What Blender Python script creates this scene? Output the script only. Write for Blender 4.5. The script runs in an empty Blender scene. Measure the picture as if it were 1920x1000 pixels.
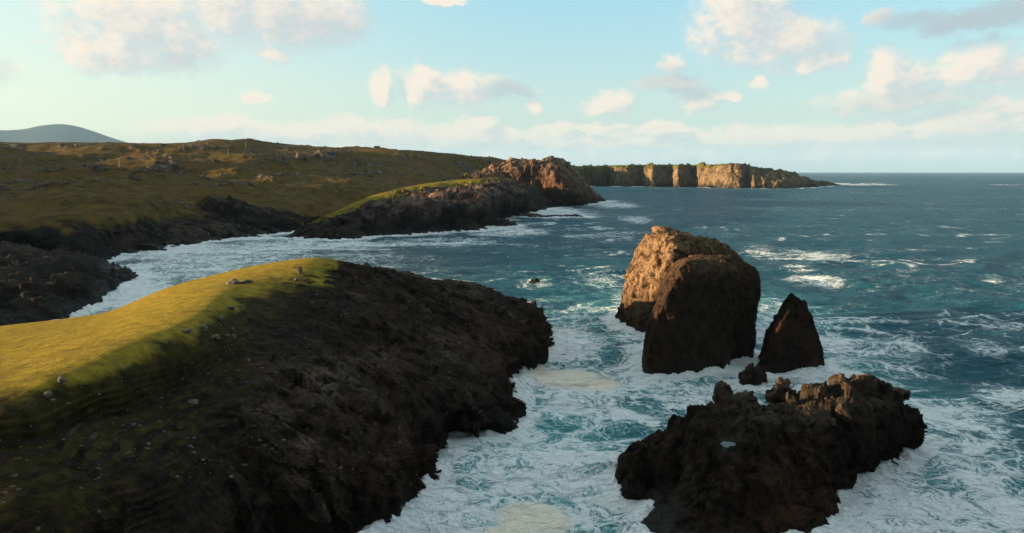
import bpy, math, random
import numpy as np
from mathutils import Vector, Matrix

random.seed(7)
np.random.seed(7)
scene = bpy.context.scene
COL = scene.collection

# ------------------------------------------------------------------ camera model
F = 1371.0                    # focal length in pixels of the 1920 x 1000 frame
H = 45.0                      # camera height above the sea
TH = math.atan(178.0 / F)     # pitch below the horizon
FW = np.array([0, math.cos(TH), -math.sin(TH)])
UP = np.array([0, math.sin(TH), math.cos(TH)])
CAM = np.array([0.0, 0.0, H])


def ray(px, py):
    a = (px - 960.0) / F
    b = (500.0 - py) / F
    return FW + np.array([a, 0, 0]) + UP * b


def PZ(px, py, z):            # the point seen at a pixel, at height z
    d = ray(px, py)
    return CAM + d * ((z - H) / d[2])


def PD(px, py, D):            # the point seen at a pixel, D metres ahead
    d = ray(px, py)
    return CAM + d * (D / d[1])


def PX(px, D, z):             # column px, D ahead, height z
    zc = D * math.cos(TH) + (H - z) * math.sin(TH)
    return np.array([(px - 960.0) / F * zc, D, z])


def spec(t):
    if t[0] == 'w':
        return np.array(t[1:4], float)
    if t[0] == 'x':
        return PX(*t[1:4])
    if len(t) == 4:
        return PD(t[0], t[1], t[3])
    return PZ(*t)


def project(P):
    d = P - CAM
    zc = d @ FW
    zc = np.where(np.abs(zc) < 1, 1, zc)
    return np.stack([960 + F * d[..., 0] / zc, 500 - F * (d @ UP) / zc], -1)


# ------------------------------------------------------------------ noise
def _h(ix, iy, iz, seed):
    h = (ix.astype(np.uint32) * np.uint32(374761393) + iy.astype(np.uint32) * np.uint32(668265263)
         + iz.astype(np.uint32) * np.uint32(2147483647 & 0x5bd1e995) + np.uint32((seed * 974711 + 13) & 0xffffffff))
    h = (h ^ (h >> np.uint32(13))) * np.uint32(1274126177)
    h = (h ^ (h >> np.uint32(16))) * np.uint32(2246822519)
    return h ^ (h >> np.uint32(15))


def _hf(*a):
    return (_h(*a) & np.uint32(0xffffff)).astype(np.float32) / np.float32(0xffffff)


_G = np.random.RandomState(3).normal(size=(256, 3)).astype(np.float32)
_G /= np.linalg.norm(_G, axis=1)[:, None]


def perlin(P, seed=0):
    P = np.asarray(P, np.float32)
    i = np.floor(P).astype(np.int64)
    f = P - i
    u = f * f * f * (f * (f * 6 - 15) + 10)
    out = 0
    for dx in (0, 1):
        wx = u[:, 0] if dx else 1 - u[:, 0]
        for dy in (0, 1):
            wy = u[:, 1] if dy else 1 - u[:, 1]
            for dz in (0, 1):
                wz = u[:, 2] if dz else 1 - u[:, 2]
                g = _G[(_h(i[:, 0] + dx, i[:, 1] + dy, i[:, 2] + dz, seed) & np.uint32(255))]
                out = out + wx * wy * wz * (g[:, 0] * (f[:, 0] - dx) + g[:, 1] * (f[:, 1] - dy) + g[:, 2] * (f[:, 2] - dz))
    return out * 1.5


def fbm(P, octs=5, lac=2.03, gain=0.5, seed=0):
    s, a, t = 0, 1.0, 0
    for k in range(octs):
        s = s + a * perlin(P * (lac ** k) + 17.3 * k, seed + k)
        t += a
        a *= gain
    return s / t


def ridged(P, octs=5, lac=2.1, gain=0.5, seed=0):
    s, a, t = 0, 1.0, 0
    for k in range(octs):
        n = 1 - np.abs(perlin(P * (lac ** k) + 9.1 * k, seed + k)) * 1.6
        s = s + a * n
        t += a
        a *= gain
    return s / t


def facet(P, seed=0, tilt=0.9):
    """blocky rock: every cell is a small tilted plane of its own height"""
    P = np.asarray(P, np.float32)
    i = np.floor(P).astype(np.int64)
    best = np.full(len(P), 1e9, np.float32)
    val = np.zeros(len(P), np.float32)
    for dx in (-1, 0, 1):
        for dy in (-1, 0, 1):
            for dz in (-1, 0, 1):
                cx, cy, cz = i[:, 0] + dx, i[:, 1] + dy, i[:, 2] + dz
                ox, oy, oz = _hf(cx, cy, cz, seed), _hf(cx, cy, cz, seed + 1), _hf(cx, cy, cz, seed + 2)
                rx, ry, rz = P[:, 0] - cx - ox, P[:, 1] - cy - oy, P[:, 2] - cz - oz
                d = rx * rx + ry * ry + rz * rz
                g = _G[(_h(cx, cy, cz, seed + 5) & np.uint32(255))]
                v = _hf(cx, cy, cz, seed + 3) - 0.5 + tilt * (g[:, 0] * rx + g[:, 1] * ry + g[:, 2] * rz)
                m = d < best
                best = np.where(m, d, best)
                val = np.where(m, v, val)
    return val


def sstep(a, b, x):
    t = np.clip((x - a) / (b - a), 0, 1)
    return t * t * (3 - 2 * t)


# ------------------------------------------------------------------ mesh helpers
def make_mesh(name, V, Q, mat, attrs=None, parent=None, smooth=True, tris=False):
    me = bpy.data.meshes.new(name)
    V = np.asarray(V, np.float32)
    Q = np.asarray(Q, np.int32)
    k = Q.shape[1]
    me.vertices.add(len(V))
    me.vertices.foreach_set('co', V.ravel())
    me.loops.add(Q.size)
    me.loops.foreach_set('vertex_index', Q.ravel())
    me.polygons.add(len(Q))
    me.polygons.foreach_set('loop_start', np.arange(0, Q.size, k, dtype=np.int32))
    me.polygons.foreach_set('loop_total', np.full(len(Q), k, np.int32))
    me.polygons.foreach_set('use_smooth', np.full(len(Q), smooth, bool))
    me.update(calc_edges=True)
    for an, av in (attrs or {}).items():
        at = me.attributes.new(an, 'FLOAT', 'POINT')
        at.data.foreach_set('value', np.asarray(av, np.float32).ravel())
    me.materials.append(mat)
    o = bpy.data.objects.new(name, me)
    COL.objects.link(o)
    if parent:
        o.parent = parent
    return o


def grid_quads(n, m, wrap=False):
    a = np.arange(n * m).reshape(n, m)
    if wrap:
        b = np.concatenate([a, a[:, :1]], 1)
    else:
        b = a
    return np.stack([b[:-1, :-1], b[:-1, 1:], b[1:, 1:], b[1:, :-1]], -1).reshape(-1, 4)


def catmull(c, t, axis, closed=False):
    """c sampled at integer knots along axis; t in knot units"""
    c = np.moveaxis(c, axis, 0)
    n = len(c)
    i = np.clip(np.floor(t).astype(int), 0, n - 2 if not closed else n - 1)
    f = (t - i).reshape((-1,) + (1,) * (c.ndim - 1))
    if closed:
        p0, p1, p2, p3 = c[(i - 1) % n], c[i % n], c[(i + 1) % n], c[(i + 2) % n]
    else:
        ce = np.concatenate([2 * c[:1] - c[1:2], c, 2 * c[-1:] - c[-2:-1]], 0)
        p0, p1, p2, p3 = ce[i], ce[i + 1], ce[i + 2], ce[i + 3]
    # a little tighter than Catmull-Rom, so steps do not overshoot
    k = 0.42
    m1, m2 = k * (p2 - p0), k * (p3 - p1)
    f2, f3 = f * f, f * f * f
    r = (2 * f3 - 3 * f2 + 1) * p1 + (f3 - 2 * f2 + f) * m1 + (-2 * f3 + 3 * f2) * p2 + (f3 - f2) * m2
    return np.moveaxis(r, 0, axis)


def knots(length, total):
    """split 'total' samples over intervals in proportion to their length"""
    length = np.maximum(length, length.sum() * 0.015)
    n = np.maximum(2, np.round(length / length.sum() * total)).astype(int)
    return np.concatenate([np.arange(k) / k + j for j, k in enumerate(n)] + [[float(len(n))]])


def normals(G, wrap=False):
    if wrap:
        E = np.concatenate([G[:, -1:], G, G[:, :1]], 1)
        du = (E[:, 2:] - E[:, :-2])
    else:
        du = np.gradient(G, axis=1)
    dv = np.gradient(G, axis=0)
    n = np.cross(du, dv)
    return n / np.maximum(np.linalg.norm(n, axis=2, keepdims=True), 1e-9)


def box_smooth(G, k):
    """smooth a direction field a little, so displacement does not fold over"""
    for ax in (0, 1):
        P = np.concatenate([G[:1] if ax == 0 else G[:, :1]] * k + [G] + [G[-1:] if ax == 0 else G[:, -1:]] * k, ax)
        c = np.cumsum(P, axis=ax)
        if ax == 0:
            G = (c[2 * k:] - np.concatenate([np.zeros_like(c[:1]), c[:-2 * k - 1]], 0)) / (2 * k + 1)
        else:
            G = (c[:, 2 * k:] - np.concatenate([np.zeros_like(c[:, :1]), c[:, :-2 * k - 1]], 1)) / (2 * k + 1)
    return G


SHORE = []                    # waterlines, for the surf


def patch(name, cols, total_r, total_c, disp, mat, attr=None, water=None, extra=None):
    """cols: columns of control points; attr: dict name -> (rows x cols list)"""
    C = np.array([[spec(t) for t in c] for c in cols]).transpose(1, 0, 2)   # rows x cols x 3
    pp = project(C)
    lr = np.linalg.norm(np.diff(pp, axis=0), axis=2)
    lc = np.linalg.norm(np.diff(pp, axis=1), axis=2)
    inv = np.clip(1 - np.abs(pp - 960).max(axis=2) / 2500, 0.1, 1)
    tr = knots((lr * inv[:-1]).mean(1), total_r)
    tc = knots((lc * inv[:, :-1]).mean(0), total_c)
    G = catmull(catmull(C, tr, 0), tc, 1)
    n, m = G.shape[:2]
    N = normals(G)
    if (N[..., 2] * 1).mean() < 0:
        N = -N
    N = box_smooth(N, 3)
    N /= np.maximum(np.linalg.norm(N, axis=2, keepdims=True), 1e-6)
    A = {}
    for k, v in (attr or {}).items():
        v = np.array(v, float)
        def lin(v, t, ax):
            v = np.moveaxis(v, ax, 0)
            i = np.clip(np.floor(t).astype(int), 0, len(v) - 2)
            f = (t - i)[:, None]
            f = f * f * (3 - 2 * f)
            return np.moveaxis(v[i] * (1 - f) + v[i + 1] * f, 0, ax)
        A[k] = lin(lin(v, tr, 0), tc, 1).ravel()
    P = G.reshape(-1, 3)
    P2 = disp(P, N.reshape(-1, 3), A, np.repeat(tr, m), np.tile(tc, n))
    G2 = P2.reshape(n, m, 3)
    Q = grid_quads(n, m)
    nn = np.cross(G2[1:, 1:] - G2[:-1, :-1], G2[1:, :-1] - G2[:-1, 1:])[..., 2].mean()
    if nn > 0:
        Q = Q[:, ::-1]
    o = make_mesh(name, P2, Q, mat, A)
    if water is not None:
        w = catmull(C[water], np.arange(0, len(cols) - 1 + 1e-6, 0.25), 0)
        SHORE.append(w[:, :2])
    return o


def loft(name, rows, nseg, nlev, disp, mat, rot=0.0, pw=2.6, parent=None, attrs=None, shore=True, mod=None, plan=None):
    """rows: (py, left px, right px, D centre, half depth): a closed rock; the last row is capped"""
    L = []
    for (py, l, r, D, b) in rows:
        c = PD((l + r) / 2, py, D)
        a = abs(PD(r, py, D)[0] - PD(l, py, D)[0]) / 2
        L.append((c[0], c[1], c[2], a, b))
    L = np.array(L)
    lens = np.abs(np.diff(L[:, 2])) + np.abs(np.diff(L[:, 3])) * 0.7
    tl = knots(lens, nlev)
    S = catmull(L, tl, 0)
    ph = np.linspace(0, 2 * math.pi, nseg, endpoint=False)
    ca, sa = np.cos(ph), np.sin(ph)
    ex = np.sign(ca) * np.abs(ca) ** (2 / pw)
    ey = np.sign(sa) * np.abs(sa) ** (2 / pw)
    if plan is not None:
        pl = np.array(plan + [plan[0]], float)
        L_ = np.concatenate([[0], np.cumsum(np.linalg.norm(np.diff(pl, axis=0), axis=1))])
        t_ = np.linspace(0, L_[-1], nseg, endpoint=False)
        ex, ey = np.interp(t_, L_, pl[:, 0]), np.interp(t_, L_, pl[:, 1])
        kw = max(1, nseg // 110)
        for _ in range(2):
            ex = sum(np.roll(ex, j) for j in range(-kw, kw + 1)) / (2 * kw + 1)
            ey = sum(np.roll(ey, j) for j in range(-kw, kw + 1)) / (2 * kw + 1)
        ex = ex / np.abs(ex).max()
    X = S[:, 3:4] * ex
    Y = S[:, 4:5] * ey
    cr, sr = math.cos(rot), math.sin(rot)
    # shear the ring in plan: keeps the silhouette width, turns the faces
    Yr = Y + X * math.tan(rot) * 0.8
    G = np.stack([S[:, 0:1] + X, S[:, 1:2] + Yr, np.repeat(S[:, 2:3], nseg, 1)], -1)
    if mod is not None:
        G = mod(G, S)
    # cap
    cap = []
    cen = G[-1].mean(0)
    for k in range(1, 14):
        f = 1 - k / 13.0
        ring = cen + (G[-1] - cen) * max(f, 0.01)
        ring[:, 2] = G[-1][:, 2] + (cen[2] - G[-1][:, 2]) * (1 - f) + 0.35 * (1 - f * f) * (S[-1, 3] * 0.25)
        cap.append(ring)
    G = np.concatenate([G, np.array(cap)], 0)
    n, m = G.shape[:2]
    N = normals(G, True)
    out = G - np.stack([S[:, 0].mean(), S[:, 1].mean(), S[:, 2].mean()])
    if (N * out).sum() < 0:
        N = -N
    P = G.reshape(-1, 3)
    A = {k: np.zeros(len(P)) for k in ('grass', 'pale')}
    P2 = disp(P, N.reshape(-1, 3), A, np.repeat(np.arange(n) / n, m), np.tile(ph, n))
    Q = grid_quads(n, m, True)
    o = make_mesh(name, P2, Q, mat, A, parent)
    if shore:
        j = int(np.argmin(np.abs(G[:n - 13, :, 2].mean(1))))
        w = G[j, ::max(1, nseg // 40), :2]
        SHORE.append(np.concatenate([w, w[:1]]))
    return o


# ------------------------------------------------------------------ node helpers
class NT:
    def __init__(s, tree):
        s.t = tree
        s.t.nodes.clear()

    def n(s, typ, **kw):
        nd = s.t.nodes.new(typ)
        for k, v in kw.items():
            setattr(nd, k, v)
        return nd

    def put(s, sock, v):
        if v is None:
            return
        if hasattr(v, 'is_linked') or isinstance(v, bpy.types.NodeSocket):
            s.t.links.new(v, sock)
        else:
            sock.default_value = v

    def m(s, op, a, b=None, c=None, clamp=False):
        nd = s.n('ShaderNodeMath', operation=op, use_clamp=clamp)
        for i, v in enumerate((a, b, c)):
            s.put(nd.inputs[i], v)
        return nd.outputs[0]

    def v(s, op, a, b=None, c=None):
        nd = s.n('ShaderNodeVectorMath', operation=op)
        for i, v in enumerate((a, b, c)):
            if v is not None:
                s.put(nd.inputs[i], v)
        return nd.outputs['Value'] if op in ('DOT_PRODUCT', 'LENGTH') else nd.outputs[0]

    def ss(s, x, a, b, lo=0.0, hi=1.0):
        nd = s.n('ShaderNodeMapRange', interpolation_type='SMOOTHSTEP')
        s.put(nd.inputs['Value'], x)
        s.put(nd.inputs['From Min'], a)
        s.put(nd.inputs['From Max'], b)
        s.put(nd.inputs['To Min'], lo)
        s.put(nd.inputs['To Max'], hi)
        return nd.outputs[0]

    def mix(s, f, a, b, mode='MIX'):
        nd = s.n('ShaderNodeMix', data_type='RGBA', blend_type=mode)
        s.put(nd.inputs[0], f)
        s.put(nd.inputs[6], a)
        s.put(nd.inputs[7], b)
        return nd.outputs[2]

    def noise(s, vec, scale, detail=4, rough=0.55, dist=0.0, col=False, typ=None):
        nd = s.n('ShaderNodeTexNoise')
        if typ:
            nd.noise_type = typ
        s.put(nd.inputs['Vector'], vec)
        s.put(nd.inputs['Scale'], scale)
        s.put(nd.inputs['Detail'], detail)
        s.put(nd.inputs['Roughness'], rough)
        s.put(nd.inputs['Distortion'], dist)
        return nd.outputs['Color' if col else 0]

    def voro(s, vec, scale, feature='F1', out=0, rand=1.0):
        nd = s.n('ShaderNodeTexVoronoi', feature=feature)
        s.put(nd.inputs['Vector'], vec)
        s.put(nd.inputs['Scale'], scale)
        s.put(nd.inputs['Randomness'], rand)
        return nd.outputs[out]

    def attr(s, name):
        return s.n('ShaderNodeAttribute', attribute_name=name).outputs['Fac']


def c4(r, g, b):
    return (r, g, b, 1.0)


def new_mat(name):
    m = bpy.data.materials.new(name)
    m.use_nodes = True
    nt = NT(m.node_tree)
    out = nt.n('ShaderNodeOutputMaterial')
    return m, nt, out


def rock_material(name, s=1.0, dark=(0.022, 0.019, 0.018), mid=(0.075, 0.06, 0.05), red=(0.10, 0.055, 0.035),
                  pale=(0.30, 0.25, 0.19), ga=(0.10, 0.085, 0.016), gb=(0.20, 0.155, 0.02), wet=3.0, bump=0.8,
                  earth=(0.06, 0.045, 0.025), spots=0.0, earthy=0.6):
    m, nt, out = new_mat(name)
    geo = nt.n('ShaderNodeNewGeometry')
    P = geo.outputs['Position']
    sep = nt.n('ShaderNodeSeparateXYZ')
    nt.put(sep.inputs[0], P)
    z = sep.outputs[2]
    sn = nt.n('ShaderNodeSeparateXYZ')
    nt.put(sn.inputs[0], geo.outputs['Normal'])
    n1 = nt.noise(P, 0.07 * s, 5, 0.6)
    n2 = nt.noise(P, 0.55 * s, 9, 0.68)
    n3 = nt.noise(P, 0.25 * s, 7, 0.62, 0.6)
    st = nt.noise(nt.v('MULTIPLY', P, (0.35, 0.35, 1.6)), 0.8 * s, 6, 0.6, 0.5)
    vert = nt.noise(nt.v('MULTIPLY', P, (1.3, 1.3, 0.16)), 0.6 * s, 6, 0.62, 0.4)
    col = nt.mix(nt.ss(n2, 0.36, 0.66), c4(*dark), c4(*mid))
    col = nt.mix(nt.m('MULTIPLY', nt.ss(n1, 0.45, 0.7), nt.ss(vert, 0.35, 0.7)), col, c4(*red))
    col = nt.mix(nt.m('MULTIPLY', nt.ss(st, 0.5, 0.62), 0.55), col, nt.mix(0.5, col, c4(*dark)))
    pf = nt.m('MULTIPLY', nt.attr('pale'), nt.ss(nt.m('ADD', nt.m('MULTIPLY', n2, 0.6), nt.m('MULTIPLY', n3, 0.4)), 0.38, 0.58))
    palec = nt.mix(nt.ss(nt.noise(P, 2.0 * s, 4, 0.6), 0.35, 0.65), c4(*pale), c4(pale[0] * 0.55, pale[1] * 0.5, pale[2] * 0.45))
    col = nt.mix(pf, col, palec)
    if spots:
        vo = nt.n('ShaderNodeTexVoronoi')
        nt.put(vo.inputs['Vector'], nt.v('ADD', P, nt.v('MULTIPLY', nt.noise(P, 3 * s, 2, 0.5, col=True), (0.5 / s, 0.5 / s, 0.5 / s))))
        nt.put(vo.inputs['Scale'], 0.9 * s)
        r = nt.n('ShaderNodeSeparateColor')
        nt.put(r.inputs[0], vo.outputs['Color'])
        sp = nt.m('MULTIPLY', nt.m('LESS_THAN', vo.outputs['Distance'], nt.m('MULTIPLY', r.outputs[0], 0.26)), nt.m('GREATER_THAN', r.outputs[1], 0.55))
        sp = nt.m('MULTIPLY', nt.m('MULTIPLY', sp, nt.ss(n1, 0.4, 0.6)), spots)
    # grass
    g = nt.attr('grass')
    gm = nt.ss(nt.m('ADD', nt.m('ADD', g, nt.m('MULTIPLY', nt.m('SUBTRACT', n2, 0.5), 1.1)),
                    nt.m('MULTIPLY', nt.m('SUBTRACT', n3, 0.5), 0.9)), 0.38, 0.6)
    gn = nt.noise(P, 0.5 * s, 8, 0.7)
    gl = nt.noise(P, 0.05 * s, 4, 0.55)
    gcol = nt.mix(nt.ss(gn, 0.33, 0.68), c4(*ga), c4(*gb))
    gcol = nt.mix(nt.m('MULTIPLY', nt.ss(gl, 0.5, 0.68), earthy), gcol, c4(*earth))
    hm = nt.ss(nt.m('ADD', nt.attr('heath_shade'), nt.m('MULTIPLY', nt.m('SUBTRACT', nt.noise(P, 0.16 * s, 6, 0.6), 0.5), 1.2)), 0.2, 0.55)
    gcol = nt.mix(hm, gcol, nt.mix(nt.ss(gn, 0.35, 0.65), c4(0.018, 0.015, 0.007), c4(0.050, 0.038, 0.012)))  # dark heather mix that also carries the slope's painted shade
    col = nt.mix(gm, col, gcol)
    if spots:
        col = nt.mix(nt.m('MULTIPLY', sp, 0.8), col, c4(0.28, 0.25, 0.21))
    # wet zone by the sea
    wt = nt.ss(nt.m('ADD', z, nt.m('MULTIPLY', nt.m('SUBTRACT', n1, 0.5), 6.0)), wet, wet * 0.2)
    col = nt.mix(nt.m('MULTIPLY', wt, 0.6), col, c4(0.010, 0.009, 0.009))
    rough = nt.m('SUBTRACT', 0.95, nt.m('MULTIPLY', wt, 0.34))
    bs = nt.n('ShaderNodeBsdfPrincipled')
    nt.put(bs.inputs['Base Color'], col)
    nt.put(bs.inputs['Roughness'], rough)
    nt.put(bs.inputs['Specular IOR Level'], nt.m('MULTIPLY_ADD', wt, 0.14, 0.03))
    ck = nt.voro(nt.v('ADD', nt.v('MULTIPLY', P, (1, 1, 0.6)), nt.v('MULTIPLY', nt.noise(P, 0.8 * s, 3, 0.5, col=True), (1.2 / s, 1.2 / s, 1.2 / s))), 0.6 * s, 'DISTANCE_TO_EDGE')
    hgt = nt.m('ADD', nt.m('MULTIPLY', n2, 1.0), nt.m('MULTIPLY', nt.ss(ck, 0.0, 0.08), 0.12))
    hgt = nt.m('ADD', hgt, nt.m('MULTIPLY', st, 0.35))
    hgt = nt.m('ADD', hgt, nt.m('MULTIPLY', vert, 0.45))
    hgt = nt.mix(nt.m('MULTIPLY', gm, 0.75), hgt, nt.m('MULTIPLY', gn, 0.8))
    b = nt.n('ShaderNodeBump')
    nt.put(b.inputs['Strength'], bump)
    nt.put(b.inputs['Distance'], 1.0 / s)
    nt.put(b.inputs['Height'], hgt)
    nt.put(bs.inputs['Normal'], b.outputs[0])
    nt.t.links.new(bs.outputs[0], out.inputs[0])
    return m


M_HEAD = rock_material('headland_turf_and_rock', 1.0, spots=0.4, earthy=0.2, ga=(0.16, 0.118, 0.016), gb=(0.31, 0.215, 0.024),
                       dark=(0.009, 0.007, 0.006), mid=(0.041, 0.027, 0.020), red=(0.075, 0.041, 0.027), pale=(0.22, 0.17, 0.125))
M_STACK = rock_material('sea_stack_rock', 1.0, dark=(0.016, 0.011, 0.008), mid=(0.052, 0.033, 0.022), red=(0.085, 0.042, 0.024),
                        pale=(0.30, 0.20, 0.115), wet=4.0, bump=0.65)
M_ISLET = rock_material('islet_rock', 1.2, dark=(0.007, 0.0055, 0.005), mid=(0.045, 0.030, 0.021), red=(0.085, 0.038, 0.02), wet=2.0, bump=0.9)
M_FAR = rock_material('hillside_turf_and_rock', 0.22, ga=(0.05, 0.037, 0.012), gb=(0.135, 0.083, 0.017), earth=(0.12, 0.06, 0.02),
                      dark=(0.010, 0.009, 0.008), mid=(0.034, 0.027, 0.023), pale=(0.26, 0.22, 0.17), wet=6, bump=0.7, spots=0.5)
M_PROM = rock_material('promontory_rock', 0.3, ga=(0.14, 0.11, 0.012), gb=(0.24, 0.175, 0.016), dark=(0.012, 0.010, 0.0095),
                       mid=(0.05, 0.038, 0.032), pale=(0.30, 0.21, 0.16), wet=5, bump=0.8)
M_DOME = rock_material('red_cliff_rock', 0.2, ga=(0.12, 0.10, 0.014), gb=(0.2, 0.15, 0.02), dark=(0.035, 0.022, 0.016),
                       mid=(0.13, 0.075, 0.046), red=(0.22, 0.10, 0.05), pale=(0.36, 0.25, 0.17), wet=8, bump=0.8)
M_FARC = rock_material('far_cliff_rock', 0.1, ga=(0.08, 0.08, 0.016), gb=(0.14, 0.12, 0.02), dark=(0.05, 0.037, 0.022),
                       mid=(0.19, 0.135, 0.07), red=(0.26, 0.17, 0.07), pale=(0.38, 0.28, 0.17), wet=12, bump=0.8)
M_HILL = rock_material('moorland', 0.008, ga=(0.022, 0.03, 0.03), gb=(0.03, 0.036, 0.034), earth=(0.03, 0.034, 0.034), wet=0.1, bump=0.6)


# ------------------------------------------------------------------ the near headland
def rowsA(sky, *rest):
    s = spec(sky)
    out = np.array([s[0], s[1], 0])
    n = out / np.linalg.norm(out)
    n = n * np.array([1, 1, 0])
    b1 = s + n * 22
    b2 = s + n * 38
    under = spec(rest[-1]) + np.array([n[1] * 3, -6, -4])
    return [('w', b2[0], b2[1], -4), ('w', b1[0], b1[1], s[2] * 0.45), sky] + list(rest) + [('w', *under)]


A_cols = [
    rowsA((-420, 665, 12), ('w', -98, 82, 22), ('w', -84, 64, 20), ('w', -72, 50, 12), ('w', -64, 40, 7), ('w', -58, 30, 3), ('w', -54, 24, 0)),
    rowsA((-150, 634, 13.5), ('w', -74, 84, 21.4), ('w', -64, 66, 19), ('w', -56, 55, 14), ('w', -50, 44, 9), ('w', -43, 36, 4), ('w', -40, 30, 0)),
    rowsA((0, 612, 14), (0, 712, 21.4), (20, 850, 17.2), (40, 950, 15.5), ('w', -40, 55, 9.5), ('w', -34, 48, 4), ('w', -31, 44, 0)),
    rowsA((120, 598, 14.2), (110, 684, 21.9), (140, 810, 16.7), (165, 920, 14.4), (185, 1020, 10.5), (200, 1120, 5), (210, 1200, 0)),
    rowsA((210, 582, 14.6), (220, 646, 22.3), (262, 770, 16.2), (305, 880, 13.4), (345, 975, 9.2), (375, 1060, 4.5), (400, 1130, 0)),
    rowsA((325, 536, 17.5), (365, 590, 22.3), (412, 700, 16.2), (455, 800, 12.9), (500, 900, 8.5), (540, 980, 4), (580, 1042, 0)),
    rowsA((470, 501, 20.3), (450, 538, 21.9), (520, 650, 16.7), (570, 760, 13.7), (620, 860, 9), (658, 940, 4), (692, 1000, 0)),
    rowsA((590, 485, 22.9), (582, 512, 22.3), (640, 620, 16.4), (690, 730, 12.2), (740, 830, 7.5), (772, 900, 3), (795, 925, 0)),
    rowsA((680, 497, 20.5), (668, 530, 20), (725, 620, 15.3), (780, 710, 11.3), (815, 770, 7.2), (828, 805, 3), (836, 825, 0)),
    rowsA((780, 522, 17), (768, 555, 16.5), (812, 630, 12.8), (862, 700, 9.7), (905, 750, 6.3), (938, 788, 2.5), (958, 803, 0)),
    rowsA((870, 538, 13.5), (862, 575, 13), (892, 620, 10.2), (922, 665, 7.6), (945, 695, 5), (955, 712, 2), (962, 722, 0)),
    rowsA((950, 560, 10), (958, 590, 9.2), (972, 625, 7), (984, 650, 5), (992, 665, 3.5), (992, 680, 1.5), (990, 688, 0)),
    rowsA((998, 582, 7), (1010, 605, 5.6), (1017, 622, 4.4), (1021, 634, 3.3), (1023, 645, 2.2), (1023, 655, 1), (1022, 660, 0)),
]
s = spec((1016, 600, 0))
A_cols.append([('w', s[0] + 3, s[1] + dy, -4) for dy in (20, 12, 4, -2, -8, -12, -16, -20, -24, -28)])
nA = len(A_cols)
rA = len(A_cols[0])
#                 back back sky term s1  s2  s3  s4 water under
gA = np.array([[1.0, 1.0, 1.05, 1.05, 0.8, 0.54, 0.36, 0.05, 0, 0],
               [1.0, 1.0, 1.05, 1.05, 0.8, 0.54, 0.36, 0.05, 0, 0],
               [1.0, 1.0, 1.05, 1.05, 0.8, 0.54, 0.36, 0.05, 0, 0],
               [1.0, 1.0, 1.05, 1.05, 0.8, 0.54, 0.36, 0.05, 0, 0],
               [1.0, 1.0, 1.05, 1.00, 0.8, 0.52, 0.3, 0.0, 0, 0],
               [1.0, 1.0, 1.05, 0.95, 0.7, 0.4, 0.2, 0.0, 0, 0],
               [0.8, 1.0, 1.05, 0.90, 0.38, 0.1, 0.0, 0.0, 0, 0],
               [0.0, 0.6, 0.95, 0.62, 0.12, 0.0, 0.0, 0.0, 0, 0],
               [0.0, 0.0, 0.12, 0.08, 0.0, 0.0, 0.0, 0.0, 0, 0],
               [0.0] * 10, [0.0] * 10, [0.0] * 10, [0.0] * 10, [0.0] * 10]).T
pA = np.zeros((rA, nA))
hA = np.array([[0, 0, -.35, 0.2, 1.25, 0.85, 0.9, 1.1, 1, 1]] * nA, float).T  # heather tone past the terminator, with slope shade put into the turf colour


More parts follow.
